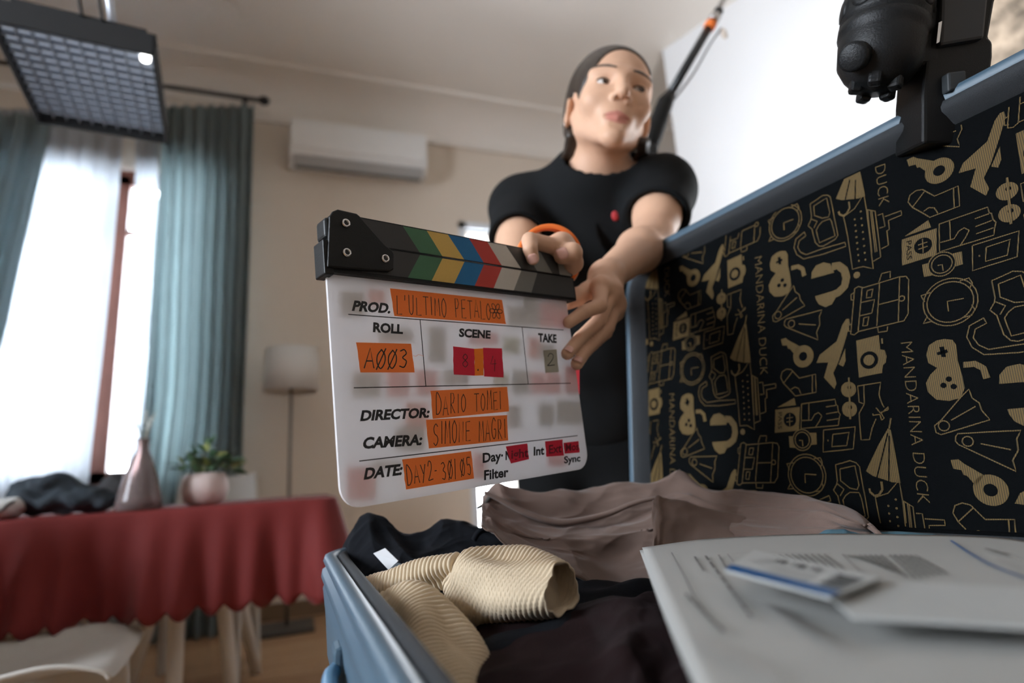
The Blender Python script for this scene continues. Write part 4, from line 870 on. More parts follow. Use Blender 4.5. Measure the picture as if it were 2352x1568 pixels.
# boom arm on a stand behind the person
gs = thing('boom_stand', atZ(1560, 1300, 0) * A3(1, 1, 0), 'black boom pole on a stand rising behind the person', 'boom stand')
q0, q1, q2, q3, q4 = P(1478, 372, 1.62), P(1528, 235, 1.66), P(1540, 215, 1.665), P(1641, 42, 1.72), P(1690, -60, 1.75)
MB().tube([q0, q0 + (q1 - q0) * .45, q1, q2], [.024, .026, .023, .015], 16).build('grip', M['black_plastic'], gs, True)
MB().tube([q2, q3], .0125, 14).build('pole_section', M['black_metal'], gs, True)
ax_ = unit(q3 - q2)
for a, r_, m_, nm in ((.0, .0165, M['steel'], 'clutch_ring'), (-.03, .0165, M['tape_orange'], 'tape_band'), (.02, .014, M['black_metal'], 'clutch_ring')): MB().lathe(q3 + ax_ * a, ax_, [(r_ * .9, -.012), (r_, -.01), (r_, .01), (r_ * .9, .012)], 16).build(nm, m_, gs, True)
MB().tube([q3, q4], .009, 12).build('pole_section', M['steel'], gs, True)
MB().lathe(q3 + A3(.022, 0, -.03), (0.2, 0, -1), [(.004, 0), (.009, .01), (.008, .03), (0, .036)], 12).build('cable_tie', mat('pale_tag', srgb(226, 214, 200), .5), gs, True)
MB().tube(catmull([q3 + A3(.02, 0, -.03), P(1632, 100, 1.7), P(1592, 170, 1.69), q1 + A3(.02, 0, 0)], 16), .003, 8).build('cable', mat('grey_cable', srgb(120, 124, 128), .5), gs, True)
sb = q0 + (q1 - q0) * .1; fx = A3(sb[0], sb[1], 0)
MB().tube([fx + A3(0, 0, .35), sb], .014, 12).build('stand_column', M['black_metal'], gs, True)
MB().lathe(sb, np.cross(ax_, (0, 0, 1)), [(.0, -.03), (.026, -.03), (.026, .03), (0, .03)], 16).build('grip_head', M['black_metal'], gs, True)
for a in range(3): MB().tube([fx + A3(0, 0, .40), fx + A3(.06 * math.cos(a * 2.1 + .4), .06 * math.sin(a * 2.1 + .4), .33), fx + A3(.3 * math.cos(a * 2.1 + .4), .3 * math.sin(a * 2.1 + .4), .012)], .012, 8).build('leg', M['black_metal'], gs)

# clamp gripping the lid rim
kd = .603
cl = thing('clamp', P(2200, 240, .58), 'black grip clamp with a ribbed knob fixed on the suitcase lid', 'clamp')
rub = mat('black_rubber', (.005, .006, .0068), .5, var=.25, vscale=60, bump=.25, bscale=500, spec=.3)
k0, k1 = P(2052, -90, kd), P(2010, 205, kd - .01); kx = unit(k1 - k0); kl = np.linalg.norm(k1 - k0)
px2 = kd / F_PX
MB().lathe(k0, kx, [(.0, 0), (88 * px2, 0), (90 * px2, .4 * kl), (89 * px2, .46 * kl), (91 * px2, .5 * kl), (86 * px2, .525 * kl), (92 * px2, .545 * kl), (92 * px2, .60 * kl), (87 * px2, .62 * kl), (88 * px2, .66 * kl), (84 * px2, .82 * kl), (70 * px2, .90 * kl), (52 * px2, .96 * kl), (38 * px2, 1.0 * kl), (0, 1.02 * kl)], 36).build('knob', rub, cl, True)
kb = []
for a in range(8):
    w0 = unit(np.cross(kx, FWD)); w1 = np.cross(kx, w0); rdir = w0 * math.cos(a * math.pi / 4 + .3) + w1 * math.sin(a * math.pi / 4 + .3)
    MB().lathe(k0 + kx * kl * .40 + rdir * 86 * px2, rdir, [(.0, -.004), (.012, -.004), (.012, .002), (.008, .003), (0, .0015)], 16).build('knob_dimple', rub, cl, True)
for a in range(5):
    rdir = w0 * math.cos(a * 1.2566 + .9) + w1 * math.sin(a * 1.2566 + .9)
    bevel(MB().box(k0 + kx * kl * .965 + rdir * 40 * px2, (.012, .012, .02), np.stack([rdir, np.cross(kx, rdir), kx], 1)).build('knob_tooth', rub, cl), .003)
fr_ = P(1962, 128, kd - 88 * px2 + .0)
MB().lathe(P(1962, 130, kd - .028), unit(P(1962, 130, kd - .05) - P(2030, 120, kd)), [(.0, -.006), (.014, -.006), (.014, .004), (.011, .006), (0, .006)], 20).build('pivot_cap', rub, cl, True)
yk = unit(P(2130, 120, kd) - P(2030, 120, kd))
bevel(MB().box(P(2050, 130, kd), (.075, .05, .045), np.stack([yk, np.cross(kx, yk), kx], 1)).build('knob_yoke', rub, cl), .008, 3)
MB().tube([P(2085, 172, kd), P(2150, 198, kd - .005)], .0055, 12).build('spindle', M['black_metal'], cl, True)
body = [(2135, 30), (2168, -2), (2180, -40), (2300, -40), (2286, 5), (2272, 85), (2282, 96), (2282, 130), (2268, 230), (2262, 330), (2122, 330), (2122, 215), (2130, 110)]
bevel(MB().prism([P(x, y, .578) for x, y in body], FWD * .045).build('jaw_body', M['black_plastic'], cl), .004, 2)
bevel(MB().prism([P(x, y, .572) for x, y in ((2165, -40), (2275, -40), (2262, 88), (2160, 105))], FWD * .012).build('slider_plate', M['black_metal'], cl), .003, 2)
MB().prism([P(x, y, .5715) for x, y in ((2156, 52), (2164, 48), (2158, 96), (2151, 100))], FWD * .004).build('edge_strip', M['steel'], cl)
bevel(MB().prism([P(x, y, .569) for x, y in ((2178, 165), (2220, 160), (2222, 200), (2180, 210))], FWD * .012).build('jaw_pad', mat('dark_pad', (.02, .025, .028), .6), cl), .002)
# picture on the right wall
pcn = onplane(2390, 20, pa, pnorm); ux_ = pdir; pw_, ph_ = .95, .75
pic = thing('wall_picture', pcn - A3(0, 0, ph_ / 2), 'large mottled brown picture on the white wall at the upper right', 'picture')
pm = bpy.data.materials.new('mottled_print'); pm.use_nodes = True; _t = pm.node_tree; _nz = _t.nodes.new('ShaderNodeTexNoise'); _nz.inputs['Scale'].default_value = 7; _nz.inputs['Detail'].default_value = 8; _nz.inputs['Roughness'].default_value = .65
_tc = _t.nodes.new('ShaderNodeTexCoord'); _rm = _t.nodes.new('ShaderNodeValToRGB'); _rm.color_ramp.elements[0].position = .38; _rm.color_ramp.elements[0].color = srgb(74, 66, 56) + (1,); _rm.color_ramp.elements[1].position = .62; _rm.color_ramp.elements[1].color = srgb(178, 160, 140) + (1,)
_t.links.new(_tc.outputs['Object'], _nz.inputs['Vector']); _t.links.new(_nz.outputs['Fac'], _rm.inputs[0]); _t.links.new(_rm.outputs[0], _t.nodes['Principled BSDF'].inputs['Base Color']); _t.nodes['Principled BSDF'].inputs['Roughness'].default_value = .8
def onwall(u, v, w): return pcn + ux_ * u + A3(0, 0, v) + pnorm * w
MB().prism([onwall(-pw_ / 2, -ph_ / 2, .002), onwall(pw_ / 2, -ph_ / 2, .002), onwall(pw_ / 2, ph_ / 2, .002), onwall(-pw_ / 2, ph_ / 2, .002)], pnorm * .018).build('canvas', pm, pic)
for u0, u1, v0, v1 in ((-pw_ / 2 - .02, -pw_ / 2, -ph_ / 2 - .02, ph_ / 2 + .02), (pw_ / 2, pw_ / 2 + .02, -ph_ / 2 - .02, ph_ / 2 + .02), (-pw_ / 2, pw_ / 2, -ph_ / 2 - .02, -ph_ / 2), (-pw_ / 2, pw_ / 2, ph_ / 2, ph_ / 2 + .02)): MB().prism([onwall(u0, v0, .002), onwall(u1, v0, .002), onwall(u1, v1, .002), onwall(u0, v1, .002)], pnorm * .025).build('frame_side', M['white_wood'], pic)
# studio lamps out of frame
def studio_lamp(loc, aim, label):
    d = unit(aim - loc); t = thing('studio_lamp', A3(loc[0], loc[1], 0) - d * A3(.1, .1, 0), label, 'studio lamp', 'studio lamps on stands'); bk = loc - d * .02
    MB().lathe(bk, -d, [(.085, 0), (.085, .02), (.075, .03), (.06, .12), (.055, .22), (.03, .25), (0, .25)], 24).build('housing', M['black_metal'], t, True)
    for a in range(4):
        w0 = unit(np.cross(d, (0, 0, 1))); w1 = np.cross(d, w0); r_ = w0 * math.cos(a * math.pi / 2) + w1 * math.sin(a * math.pi / 2); s_ = np.cross(d, r_)
        MB().prism([bk + r_ * .085 + s_ * .06, bk + r_ * .085 - s_ * .06, bk + r_ * .16 - s_ * .09 + d * .1, bk + r_ * .16 + s_ * .09 + d * .1], r_ * .003).build('barn_door', M['black_metal'], t)
    c = bk - d * .12; MB().tube([A3(c[0], c[1], .3), c - A3(0, 0, .06)], .014, 10).build('stand_column', M['black_metal'], t, True)
    for a in range(3): MB().tube([A3(c[0], c[1], .5), A3(c[0] + .4 * math.cos(a * 2.1), c[1] + .4 * math.sin(a * 2.1), .01)], .01, 8).build('leg', M['black_metal'], t)
    MB().tube([c - A3(0, 0, .06), c], .02, 10).build('yoke', M['black_metal'], t)
studio_lamp(WASH_LOC, WASH_AIM, 'black studio lamp standing behind the suitcase lid, turned to the white wall')
studio_lamp(RIM_LOC, RIM_AIM, 'black studio lamp at the far right, turned to the person')
# low table that carries the suitcase
lt_ = thing('low_table', (.27, .47, 0), 'low wooden table under the suitcase', 'table'); wt = mat('dark_table_wood', srgb(92, 70, 54), .5, var=.2, vscale=12)
z_t = RIMZ - .13
bevel(MB().box((.268, .475, z_t - .015), (.45, .62, .03), np.array(Matrix.Rotation(by, 3, 'Z'))).build('tabletop', wt, lt_), .004)
for sx in (.09, .45):
    for sy in (.21, .74): MB().bb((sx - .02, sy - .02, 0), (sx + .02, sy + .02, z_t - .03)).build('leg', wt, lt_)
# ------------------------------------------------------------------ person
eye_mid = P(1427, 196, 1.0)
to_cam = unit((EYE - eye_mid) * A3(1, 1, 0)); side = A3(-to_cam[1], to_cam[0], 0)
if side @ RT < 0: side = -side                                    # towards the right of the photo (her left)
fa = math.radians(21); HFf = unit(to_cam * math.cos(fa) + side * math.sin(fa)); HL = unit(np.cross(A3(0, 0, 1), HFf) * -1)
if HL @ RT < 0: HL = -HL
hr = math.radians(13); hp_ = math.radians(1)
HW = unit(A3(0, 0, 1) * math.cos(hr) + HL * math.sin(hr)); HL = unit(HL - HW * (HL @ HW)); HFf = unit(np.cross(HW, HL)); 
if HFf @ to_cam < 0: HFf = -HFf
HFf = unit(HFf * math.cos(hp_) + HW * math.sin(hp_)); HW = unit(HW - HFf * (HW @ HFf))
HR = np.stack([HL, HFf, HW], 1)                                   # local x: her left, y: face forward, z: up
HO = eye_mid - HFf * .081
def h(x, y, z): return HO + HR @ (A3(x, y, z) / 100)
skin = mat('skin', srgb(212, 170, 142), .52, var=.05, vscale=25, bump=.05, bscale=400, spec=.4)
lipm = mat('lips', srgb(172, 96, 88), .42, var=.05)
tee_m = mat('black_jersey', (.006, .007, .0078), .9, var=.12, vscale=60, bump=.2, bscale=700, spec=.2)
trou_m = mat('black_trousers', (.005, .0055, .006), .9, var=.1, spec=.15)
hair_m = bpy.data.materials.new('dark_brown_hair'); hair_m.use_nodes = True
_n = hair_m.node_tree; _p = _n.nodes['Principled BSDF']; _p.inputs['Roughness'].default_value = .42; _tc2 = _n.nodes.new('ShaderNodeTexCoord'); _wv = _n.nodes.new('ShaderNodeTexNoise'); _mpn = _n.nodes.new('ShaderNodeMapping'); _mpn.inputs['Scale'].default_value = (260, 60, 60)
_wv.inputs['Scale'].default_value = 1; _wv.inputs['Detail'].default_value = 4; _rp = _n.nodes.new('ShaderNodeValToRGB'); _rp.color_ramp.elements[0].color = (.012, .009, .007, 1); _rp.color_ramp.elements[1].color = (.06, .042, .03, 1); _bp = _n.nodes.new('ShaderNodeBump'); _bp.inputs['Strength'].default_value = .6; _bp.inputs['Distance'].default_value = .003
for a, c in ((_tc2.outputs['Object'], _mpn.inputs['Vector']), (_mpn.outputs[0], _wv.inputs['Vector']), (_wv.outputs['Fac'], _rp.inputs[0]), (_rp.outputs[0], _p.inputs['Base Color']), (_wv.outputs['Fac'], _bp.inputs['Height']), (_bp.outputs[0], _p.inputs['Normal'])): _n.links.new(a, c)

NECK0, NECK1 = h(0, -2.6, -4.5), P(1372, 402, 1.13)
SR, SL = P(1196, 474, 1.215), P(1522, 436, 1.11)
CHEST, BELLY, PELV = P(1368, 590, 1.235), P(1350, 790, 1.31), P(1340, 985, 1.40)
ER, WR = P(1186, 640, 1.0), P(1262, 612, .752)
EL, WL = P(1496, 552, .992), P(1392, 636, .785)
head = SDF()
def he(c, r, k=1., sub=False, rot=None): head.ell(h(*c), A3(*r) / 100, HR if rot is None else HR @ rot, k / 100, sub)
def hc(a, b, r1, r2, k=1., sub=False): head.cap(h(*a), h(*b), r1 / 100, r2 / 100, k / 100, sub)
he((0, -1.6, 4.6), (7.3, 9.3, 8.0)); he((0, 3.2, 1.8), (6.4, 5.6, 7.2), 2.5); he((0, 3.4, -2.6), (4.9, 5.5, 6.3), 3.0)
for s in (-1, 1):
    hc((5.2 * s, -.2, -2.6), (4.4 * s, .8, -4.9), 1.4, 1.1, 2.5); hc((4.4 * s, .8, -4.9), (.9 * s, 6.6, -9.5), 1.1, 1.2, 2.0)
    he((3.9 * s, 6.2, -2.6), (2.1, 1.8, 2.0), 2.0); hc((1.0 * s, 8.55, 2.0), (4.6 * s, 6.9, 2.1), .85, .7, 1.6)
he((0, 7.3, -9.6), (1.6, 1.4, 1.3), 1.6); he((0, 6.9, -6.0), (2.7, 1.7, 2.4), 1.6)
for s in (-1, 1): he((3.15 * s, 9.6, .1), (1.75, 1.5, 1.05), 1.1, True)
hc((0, 8.5, 1.4), (0, 10.4, -2.9), .75, .95, .9); he((0, 10.5, -3.1), (1.0, .95, .85), .8)
for s in (-1, 1): he((1.15 * s, 9.1, -3.3), (.66, .95, .66), .5)
for s in (-1, 1): he((.68 * s, 9.75, -4.0), (.36, .62, .42), .2, True)
hc((-2.2, 7.5, -6.5), (-.4, 8.25, -6.1), .22, .42, .4); hc((.4, 8.25, -6.1), (2.2, 7.5, -6.5), .42, .22, .4); hc((-1.7, 7.65, -6.75), (0, 8.1, -7.0), .25, .55, .4); hc((0, 8.1, -7.0), (1.7, 7.65, -6.75), .55, .25, .4); hc((-2.1, 8.05, -6.56), (0, 8.95, -6.5), .2, .2, .25, True); hc((0, 8.95, -6.5), (2.1, 8.05, -6.56), .2, .2, .25, True)
hc((-.5, 9.0, -8.1), (.5, 9.0, -8.1), .45, .45, 1.0, True)
for s in (-1, 1):
    he((3.15 * s, 7.05, .0), (1.42, 1.38, 1.36), .5); he((3.15 * s, 8.6, -.06), (1.38, 1.2, .46), .22, True)
    ry = np.array(Matrix.Rotation(math.radians(-18 * s), 3, 'Z') @ Matrix.Rotation(math.radians(-8), 3, 'X'))
    he((7.25 * s, -.9, -.9), (.75, 1.7, 2.9), .5, False, ry); he((7.9 * s, -.5, -.7), (.5, .9, 1.5), .4, True, ry)
head.cap(NECK0, NECK1, .049, .053, .022); head.cap(NECK1, CHEST + (NECK1 - CHEST) * .6, .055, .06, .03)
def hand_group(wr, fingers, thumb, fr=.0082):
    g = SDF()
    for mcp, *rest in fingers:
        g.cap(wr, mcp, .015, .0112, .014)
    m4 = [f[0] for f in fingers]
    for a, c in zip(m4[:-1], m4[1:]): g.cap(a, c, .0108, .0108, .012)
    g.cap(wr, thumb[0], .015, .014, .012); g.cap(thumb[0], (m4[0] + wr) / 2, .013, .012, .012); g.cap(thumb[0], thumb[1], .0145, .0122, .006)
    for f in fingers:
        r = fr * (1.0 if f is not fingers[-1] else .88); fg = SDF(); fg.chain(f, [r * 1.28, r * 1.13, r * 1.0, r * .88], .002); g.group(fg, .0035)
    tg = SDF(); tg.chain(thumb[1:], [.0118, .0118, .0098], .003); g.group(tg, .0035)
    return g
bdp = lambda px, py, w: P(px, py, board_depth(px, py, w))
FR = [[P(1282, 568, .690), P(1217, 552, .662), bdp(1218, 572, .0155), bdp(1224, 594, .0150)],
      [P(1290, 562, .703), P(1248, 560, .712), P(1245, 590, .716), P(1252, 610, .712)],
      [P(1300, 578, .716), P(1262, 585, .725), P(1262, 610, .726), P(1268, 625, .72)],
      [P(1302, 598, .728), P(1275, 608, .735), P(1276, 628, .734), P(1280, 640, .73)]]
TH_R = [P(1296, 622, .728), P(1316, 604, .700), P(1314, 580, .678), bdp(1291, 588, .0185)]
FL = [[P(1380, 658, .738), P(1377, 702, .706), bdp(1340, 717, .0125), bdp(1307, 740, .0095)],
      [P(1405, 670, .750), P(1376, 736, .724), P(1333, 776, .700), bdp(1303, 812, .0095)],
      [P(1412, 698, .766), P(1395, 752, .744), P(1350, 797, .714), bdp(1325, 836, .0095)],
      [P(1410, 716, .782), P(1392, 764, .770), P(1362, 792, .752), P(1342, 815, .738)]]
TH_L = [P(1378, 654, .768), P(1350, 668, .757), P(1326, 682, .738), P(1302, 694, .722)]
body = SDF(); body.group(head, .01)
def arm(s, e, w): 
    mid1 = s + (e - s) * .55; mid2 = e + (w - e) * .32
    body.cap(s, mid1, .043, .039, .02); body.cap(mid1, e, .039, .033, .02); body.cap(e, mid2, .033, .0325, .02); body.cap(mid2, w, .0325, .0215, .02)
arm(SR, ER, WR); arm(SL, EL, WL)
body.group(hand_group(WR, FR, TH_R), .012); body.group(hand_group(WL, FL, TH_L), .012)
torso = SDF()
ax_l = unit(SL - SR)
TR3 = np.stack([ax_l, unit(np.cross(unit(NECK1 - PELV), ax_l)), np.cross(ax_l, unit(np.cross(unit(NECK1 - PELV), ax_l)))], 1)
torso.cap(SR, SL, .055, .055, .03); torso.ell(CHEST, (.145, .10, .17), TR3, .05); torso.ell(BELLY, (.128, .095, .17), TR3, .06); torso.ell(PELV, (.15, .105, .12), TR3, .05)
body.group(torso, .03)
pts = np.array([HO, SR, SL, PELV, WR, WL, CHEST, BELLY] + [q for f in FR + FL for q in f])
lo = np.array([min(pts[:, 0].min(), PELV[0] - .16) - .06, pts[:, 1].min() - .05, .72]); hi = pts.max(0) + A3(.17, .17, .15); hi[2] = h(0, 0, 14)[2]
Vb, Fb = polygonize(body, lo, hi, .0022)
pers = thing('person', A3(PELV[0], PELV[1], 0), 'person in a black T-shirt leaning forward and holding out the clapperboard with both hands', 'person')
cen = Vb[Fb].mean(1); loc_ = (cen - HO) @ HR * 100
lip = (((loc_ - A3(0, 8.6, -6.12)) / A3(2.3, 1.2, .48)) ** 2).sum(1) < 1; lip |= (((loc_ - A3(0, 8.6, -7.05)) / A3(1.9, 1.2, .62)) ** 2).sum(1) < 1
bo = mk_fast('body', Vb, Fb, skin, pers)
lv = (Vb - HO) @ HR * 100; dx_ = np.abs(lv[:, 0])
m_up = np.sqrt(((dx_ / 2.35) ** 2 + ((lv[:, 2] + 6.32 - .12 * (dx_ < .5)) / (.52 * np.sqrt(np.maximum(.05, 1 - (dx_ / 2.5) ** 2)) + .05)) ** 2))
m_lo = np.sqrt(((dx_ / 2.05) ** 2 + ((lv[:, 2] + 6.95) / .68) ** 2)); lipf = np.clip((1.12 - np.minimum(m_up, m_lo)) / .3, 0, 1) * (lv[:, 1] > 6)
at_ = bo.data.attributes.new('lip', 'FLOAT', 'POINT'); at_.data.foreach_set('value', lipf.astype(np.float32)[:len(bo.data.vertices)])
_s = skin.node_tree; _a = _s.nodes.new('ShaderNodeAttribute'); _a.attribute_name = 'lip'; _mx = _s.nodes.new('ShaderNodeMix'); _mx.data_type = 'RGBA'; _pb = _s.nodes['Principled BSDF']; _src = _pb.inputs['Base Color'].links[0].from_socket
_s.links.new(_a.outputs['Fac'], _mx.inputs[0]); _s.links.new(_src, _mx.inputs[6]); _mx.inputs[7].default_value = srgb(200, 132, 118) + (1,); _s.links.new(_mx.outputs[2], _pb.inputs['Base Color'])
# clothes
def surf(s, px, py, d0, d1, n=400):
    d = np.linspace(d0, d1, n); X = EYE + ray(px, py)[None] * d[:, None]; e = s.ev(X); k = np.argmax(e < 0); return X[k]
tee = SDF()
rg = np.random.default_rng(11); WV = [(rg.normal(size=3) * A3(26, 26, 14), rg.uniform(0, 6.28)) for _ in range(7)]
base_t = SDF(); base_t.cap(SR, SL, .060, .060, .03); base_t.cap(NECK1 + (CHEST - NECK1) * .12, CHEST, .078, .11, .05); base_t.cap(NECK1, (SR + SL) / 2 * .5 + SR * .5, .06, .055, .04); base_t.cap(NECK1, (SR + SL) / 2 * .5 + SL * .5, .06, .055, .04); base_t.ell(CHEST, (.162, .118, .18), TR3, .05); base_t.ell(BELLY, (.150, .112, .185), TR3, .06); base_t.ell(PELV + (BELLY - PELV) * .25, (.162, .118, .12), TR3, .05)
slR, slL = SR + (ER - SR) * .52, SL + (EL - SL) * .60
base_t.cap(SR, slR, .060, .057, .03); base_t.cap(SL, slL, .061, .058, .03)
def tee_f(X):
    d = base_t.ev(X); e = np.zeros(len(X))
    for w, ph in WV: e += np.sin(X @ w + ph + 1.6 * np.sin(X @ w[[1, 2, 0]] * .5 + ph))
    d = d + .0007 * e
    # sleeves end in a plane, hollow inside
    for s_, en, e_, r in ((SR, slR, ER, .047), (SL, slL, EL, .048)):
        ax = unit(e_ - s_); pl = (X - (en - ax * .008)) @ ax; near = np.linalg.norm((X - s_) - ((X - s_) @ ax)[:, None] * ax, axis=1)
        reg = (near < .11) & (pl > -.03)
        d = np.where(reg, np.maximum(d, pl), d)
        hol = np.maximum(near - r, -(pl + .03)); d = np.where(reg, np.maximum(d, -hol), d)
    nk = unit(NECK0 - NECK1); t = (X - NECK1) @ nk; rad = np.linalg.norm((X - NECK1) - t[:, None] * nk, axis=1)
    hole = np.maximum(rad - (.063 + .25 * np.maximum(t, 0)), -(t + .014)); d = np.maximum(d, -hole)
    return d
tee.fn(tee_f, 1e-6)
Vt, Ft = polygonize(tee, lo - .05, np.array([hi[0] + .05, hi[1] + .05, NECK1[2] + .06]), .0036)
to = mk_fast('t_shirt', Vt, Ft, tee_m, pers); to['label'] = 'plain black short sleeved T-shirt'
lg = surf(tee, 1414, 494, .9, 1.4)
R3 = np.stack([RT, UP, FWD], 1)
s = SDF(); s.ell(lg, (.008, .011, .005), R3); Vl, Fl = polygonize(s, lg - .02, lg + .02, .002); mk_fast('chest_emblem', Vl, Fl, mat('red_emblem', srgb(170, 40, 44), .7), to)
# trousers and shoes
FTL, FTR = A3(PELV[0] + .12, PELV[1] - .02, 0), A3(PELV[0] - .10, PELV[1] + .06, 0)
tr = SDF(); tr.ell(PELV + A3(0, 0, -.02), (.155, .112, .10), TR3, .04)
for f_, sg in ((FTL, 1), (FTR, -1)):
    hip = PELV + ax_l * .085 * sg + A3(0, 0, -.05); kn = (hip + f_ + A3(0, 0, .05)) / 2 + A3(-.02, -.05, .0)
    tr.cap(hip, kn, .088, .066, .04); tr.cap(kn, f_ + A3(0, 0, .09), .066, .052, .03)
Vp, Fp = polygonize(tr, (PELV[0] - .35, PELV[1] - .35, .02), (PELV[0] + .35, PELV[1] + .35, PELV[2] + .14), .008); mk_fast('trousers', Vp, Fp, trou_m, pers)
for f_ in (FTL, FTR):
    s = SDF(); fw = unit(to_cam); s.cap(f_ + A3(0, 0, .05) - fw * .05, f_ + A3(0, 0, .035) + fw * .12, .045, .036, .02); s.cap(f_ + A3(0, 0, .06), f_ + A3(0, 0, .1), .045, .043, .02); s.fn(lambda X: X[:, 2] - .001, .004, True) if False else None
    Vs, Fs_ = polygonize(s, f_ + A3(-.25, -.25, -.03), f_ + A3(.25, .25, .17), .006); Vs[:, 2] = np.maximum(Vs[:, 2], 0.0); mk_fast('shoe', Vs, Fs_, mat('dark_shoe', (.02, .02, .022), .6), pers)
# eyes, brows, hair, nails, earring
ga = math.radians(17); gz = unit(HFf * math.cos(ga) + HL * math.sin(ga) + HW * .05)
eye_m = [mat('sclera', srgb(222, 216, 210), .2, coat=.4), mat('iris', srgb(70, 48, 34), .2, coat=.6), mat('pupil', (.004, .004, .004), .15, coat=.6)]
for s_ in (-1, 1):
    ec = h(3.15 * s_, 7.1, 0.0); r = .0121; ths = [0.001, .16, .30, .48, .50, .8, 1.2, 1.6, 2.2, 3.14]; n = 24
    a_ = unit(np.cross(gz, (0, 0, 1))); b_ = np.cross(gz, a_); V = []; 
    for t in ths: V += [ec + r * (gz * math.cos(t) + (a_ * math.cos(p) + b_ * math.sin(p)) * math.sin(t)) for p in np.linspace(0, 2 * math.pi, n, endpoint=False)]
    Fc = [(i * n + k, i * n + (k + 1) % n, (i + 1) * n + (k + 1) % n, (i + 1) * n + k) for i in range(len(ths) - 1) for k in range(n)]
    fm_ = [2 if i < 1 else (1 if i < 4 else 0) for i in range(len(ths) - 1) for k in range(n)]
    mk('eye', V, Fc, None, pers, True, False, eye_m, fm_)
    pts_ = []
    for t in np.linspace(0, 1, 9):
        x = (1.5 + 4.0 * t) * s_; z = 2.15 + .75 * math.sin(t * 2.2); o_ = h(x, 14, z); dd = -HFf
        L = np.linspace(0, .1, 300); X = o_ + dd[None] * L[:, None]; e = head.ev(X); k = np.argmax(e < .0006); pts_.append(X[k])
    MB().tube(catmull(pts_, 20), [.0008 + .0023 * math.sin(math.pi * min(1, .2 + .8 * t)) ** .8 if t < .98 else .0005 for t in np.linspace(0, 1, 20)], 8, True, .6).build('eyebrow', hair_m, pers, True)
    lash = []
    for t in np.linspace(0, 1, 9): x = 3.15 * s_ + (t * 2 - 1) * 1.35; lash.append(h(x, 7.1 + math.sqrt(max(.02, 1.42 ** 2 - (x - 3.15 * s_) ** 2 - .2)) + .05, -.06 + .46 * math.sqrt(max(0, 1 - (t * 2 - 1) ** 2))))
    MB().tube(catmull(lash, 18), .0010, 6).build('eyelash', hair_m, pers)
hair = SDF()
def hh(c, r, k=1., sub=False): hair.ell(h(*c), A3(*r) / 100, HR, k / 100, sub)
def hcap(a, b, r1, r2, k=1.): hair.cap(h(*a), h(*b), r1 / 100, r2 / 100, k / 100)
hh((0, -1.9, 4.9), (8.0, 9.9, 8.6)); hh((0, 3.0, 2.4), (7.0, 6.3, 7.8), 1.0); hh((0, -3.5, .5), (7.6, 7.6, 8.2), 2)
hcap((0, -10.5, 6.5), (0, -12.5, 4), 2.4, 2.6, 1.5)
hh((0.9, 8.0, -.4), (6.1, 8.6, 8.5), .5, True); hh((0, 9.0, -5), (8.6, 8.4, 8.5), .8, True)
hh((7.0, 4.0, 1.0), (2.6, 3.6, 6.0), .5, True); hair.ell(h(7.6, .6, -1.5), A3(.03, .028, .035), HR, .006, True); hair.ell(h(-7.6, .4, -1.5), A3(.03, .028, .037), HR, .006, True)
strands = SDF(); l0 = h(-6.6, -2.2, -3.2); rs_ = random.Random(5)
def lock(pts, r0, r1):
    m_ = len(pts); strands.chain(pts, [r0 + (r1 - r0) * (k / (m_ - 1)) ** 1.5 for k in range(m_)], .004)
for k in range(7):
    jx, jd = rs_.uniform(-9, 9), rs_.uniform(-.012, .02); e = rs_.uniform(-25, 15)
    lock([h(-6.9 + rs_.uniform(0, 1.6), -1.6 - rs_.uniform(0, 2.5), 1.0 - k * .5), l0 + A3(0, 0, -.002 * k), P(1312 + jx * .5, 312, 1.082 + jd), P(1306 + jx, 352, 1.105 + jd), P(1292 + jx * 1.3, 385, 1.14 + jd), P(1262 + e, 400 + e * .1, 1.185 + jd)], .0085, .0025)
for k in range(5):
    jx, jd = rs_.uniform(-9, 9), rs_.uniform(-.01, .015)
    lock([h(6.6, -2.6, 0), h(6.3, -3.0, -3.0), P(1476 + jx, 325, 1.06 + jd), P(1474 + jx * 1.2, 352, 1.085 + jd), P(1462 + jx * 1.5, 374, 1.11 + jd)], .0085, .002)
hair.group(strands, .008)
hair.fn(lambda X: -head.ev(X) - .0012 if False else np.full(len(X), 1.0), 1e-6)
Vh, Fh = polygonize(hair, h(0, -2, 2) - .2, h(0, -2, 2) + .2, .0026); hm = mk_fast('hair', Vh, Fh, hair_m, pers); hm['label'] = 'dark brown hair pulled back, loose ends on the shoulders'
def nail(tip, base_, outward, r, L_=.011):
    ax = unit(tip - base_); outw = unit(outward - ax * (outward @ ax)); sd = np.cross(ax, outw); V = []; n, m = 7, 7
    for i in range(n):
        u = i / (n - 1)
        for j in range(m):
            t = (j / (m - 1) - .5) * 1.5; wf = math.sqrt(max(.08, 1 - (2 * u - 1) ** 4 * .75)); V.append(tip + ax * (u * L_ - L_ * .42) + (outw * math.cos(t * wf) + sd * math.sin(t * wf)) * (r * (1.06 - .10 * max(0, u - .5))))
    Fc = [(i * m + j, i * m + j + 1, (i + 1) * m + j + 1, (i + 1) * m + j) for i in range(n - 1) for j in range(m - 1)]
    o = mk('fingernail', V, Fc, mat('fingernail', srgb(222, 176, 160), .3, coat=.3) if 'nailm' not in M else M['nailm'], pers, True); md = o.modifiers.new('t', 'SOLIDIFY'); md.thickness = .0006; md.offset = 0
M['nailm'] = mat('fingernail', srgb(220, 172, 158), .3, coat=.3)
vw = lambda p: unit(EYE - p)
nail(FR[0][3], FR[0][2], vw(FR[0][3]), .0076); nail(TH_R[3], TH_R[2], vw(TH_R[3]) + UP * .4, .0102, .013)
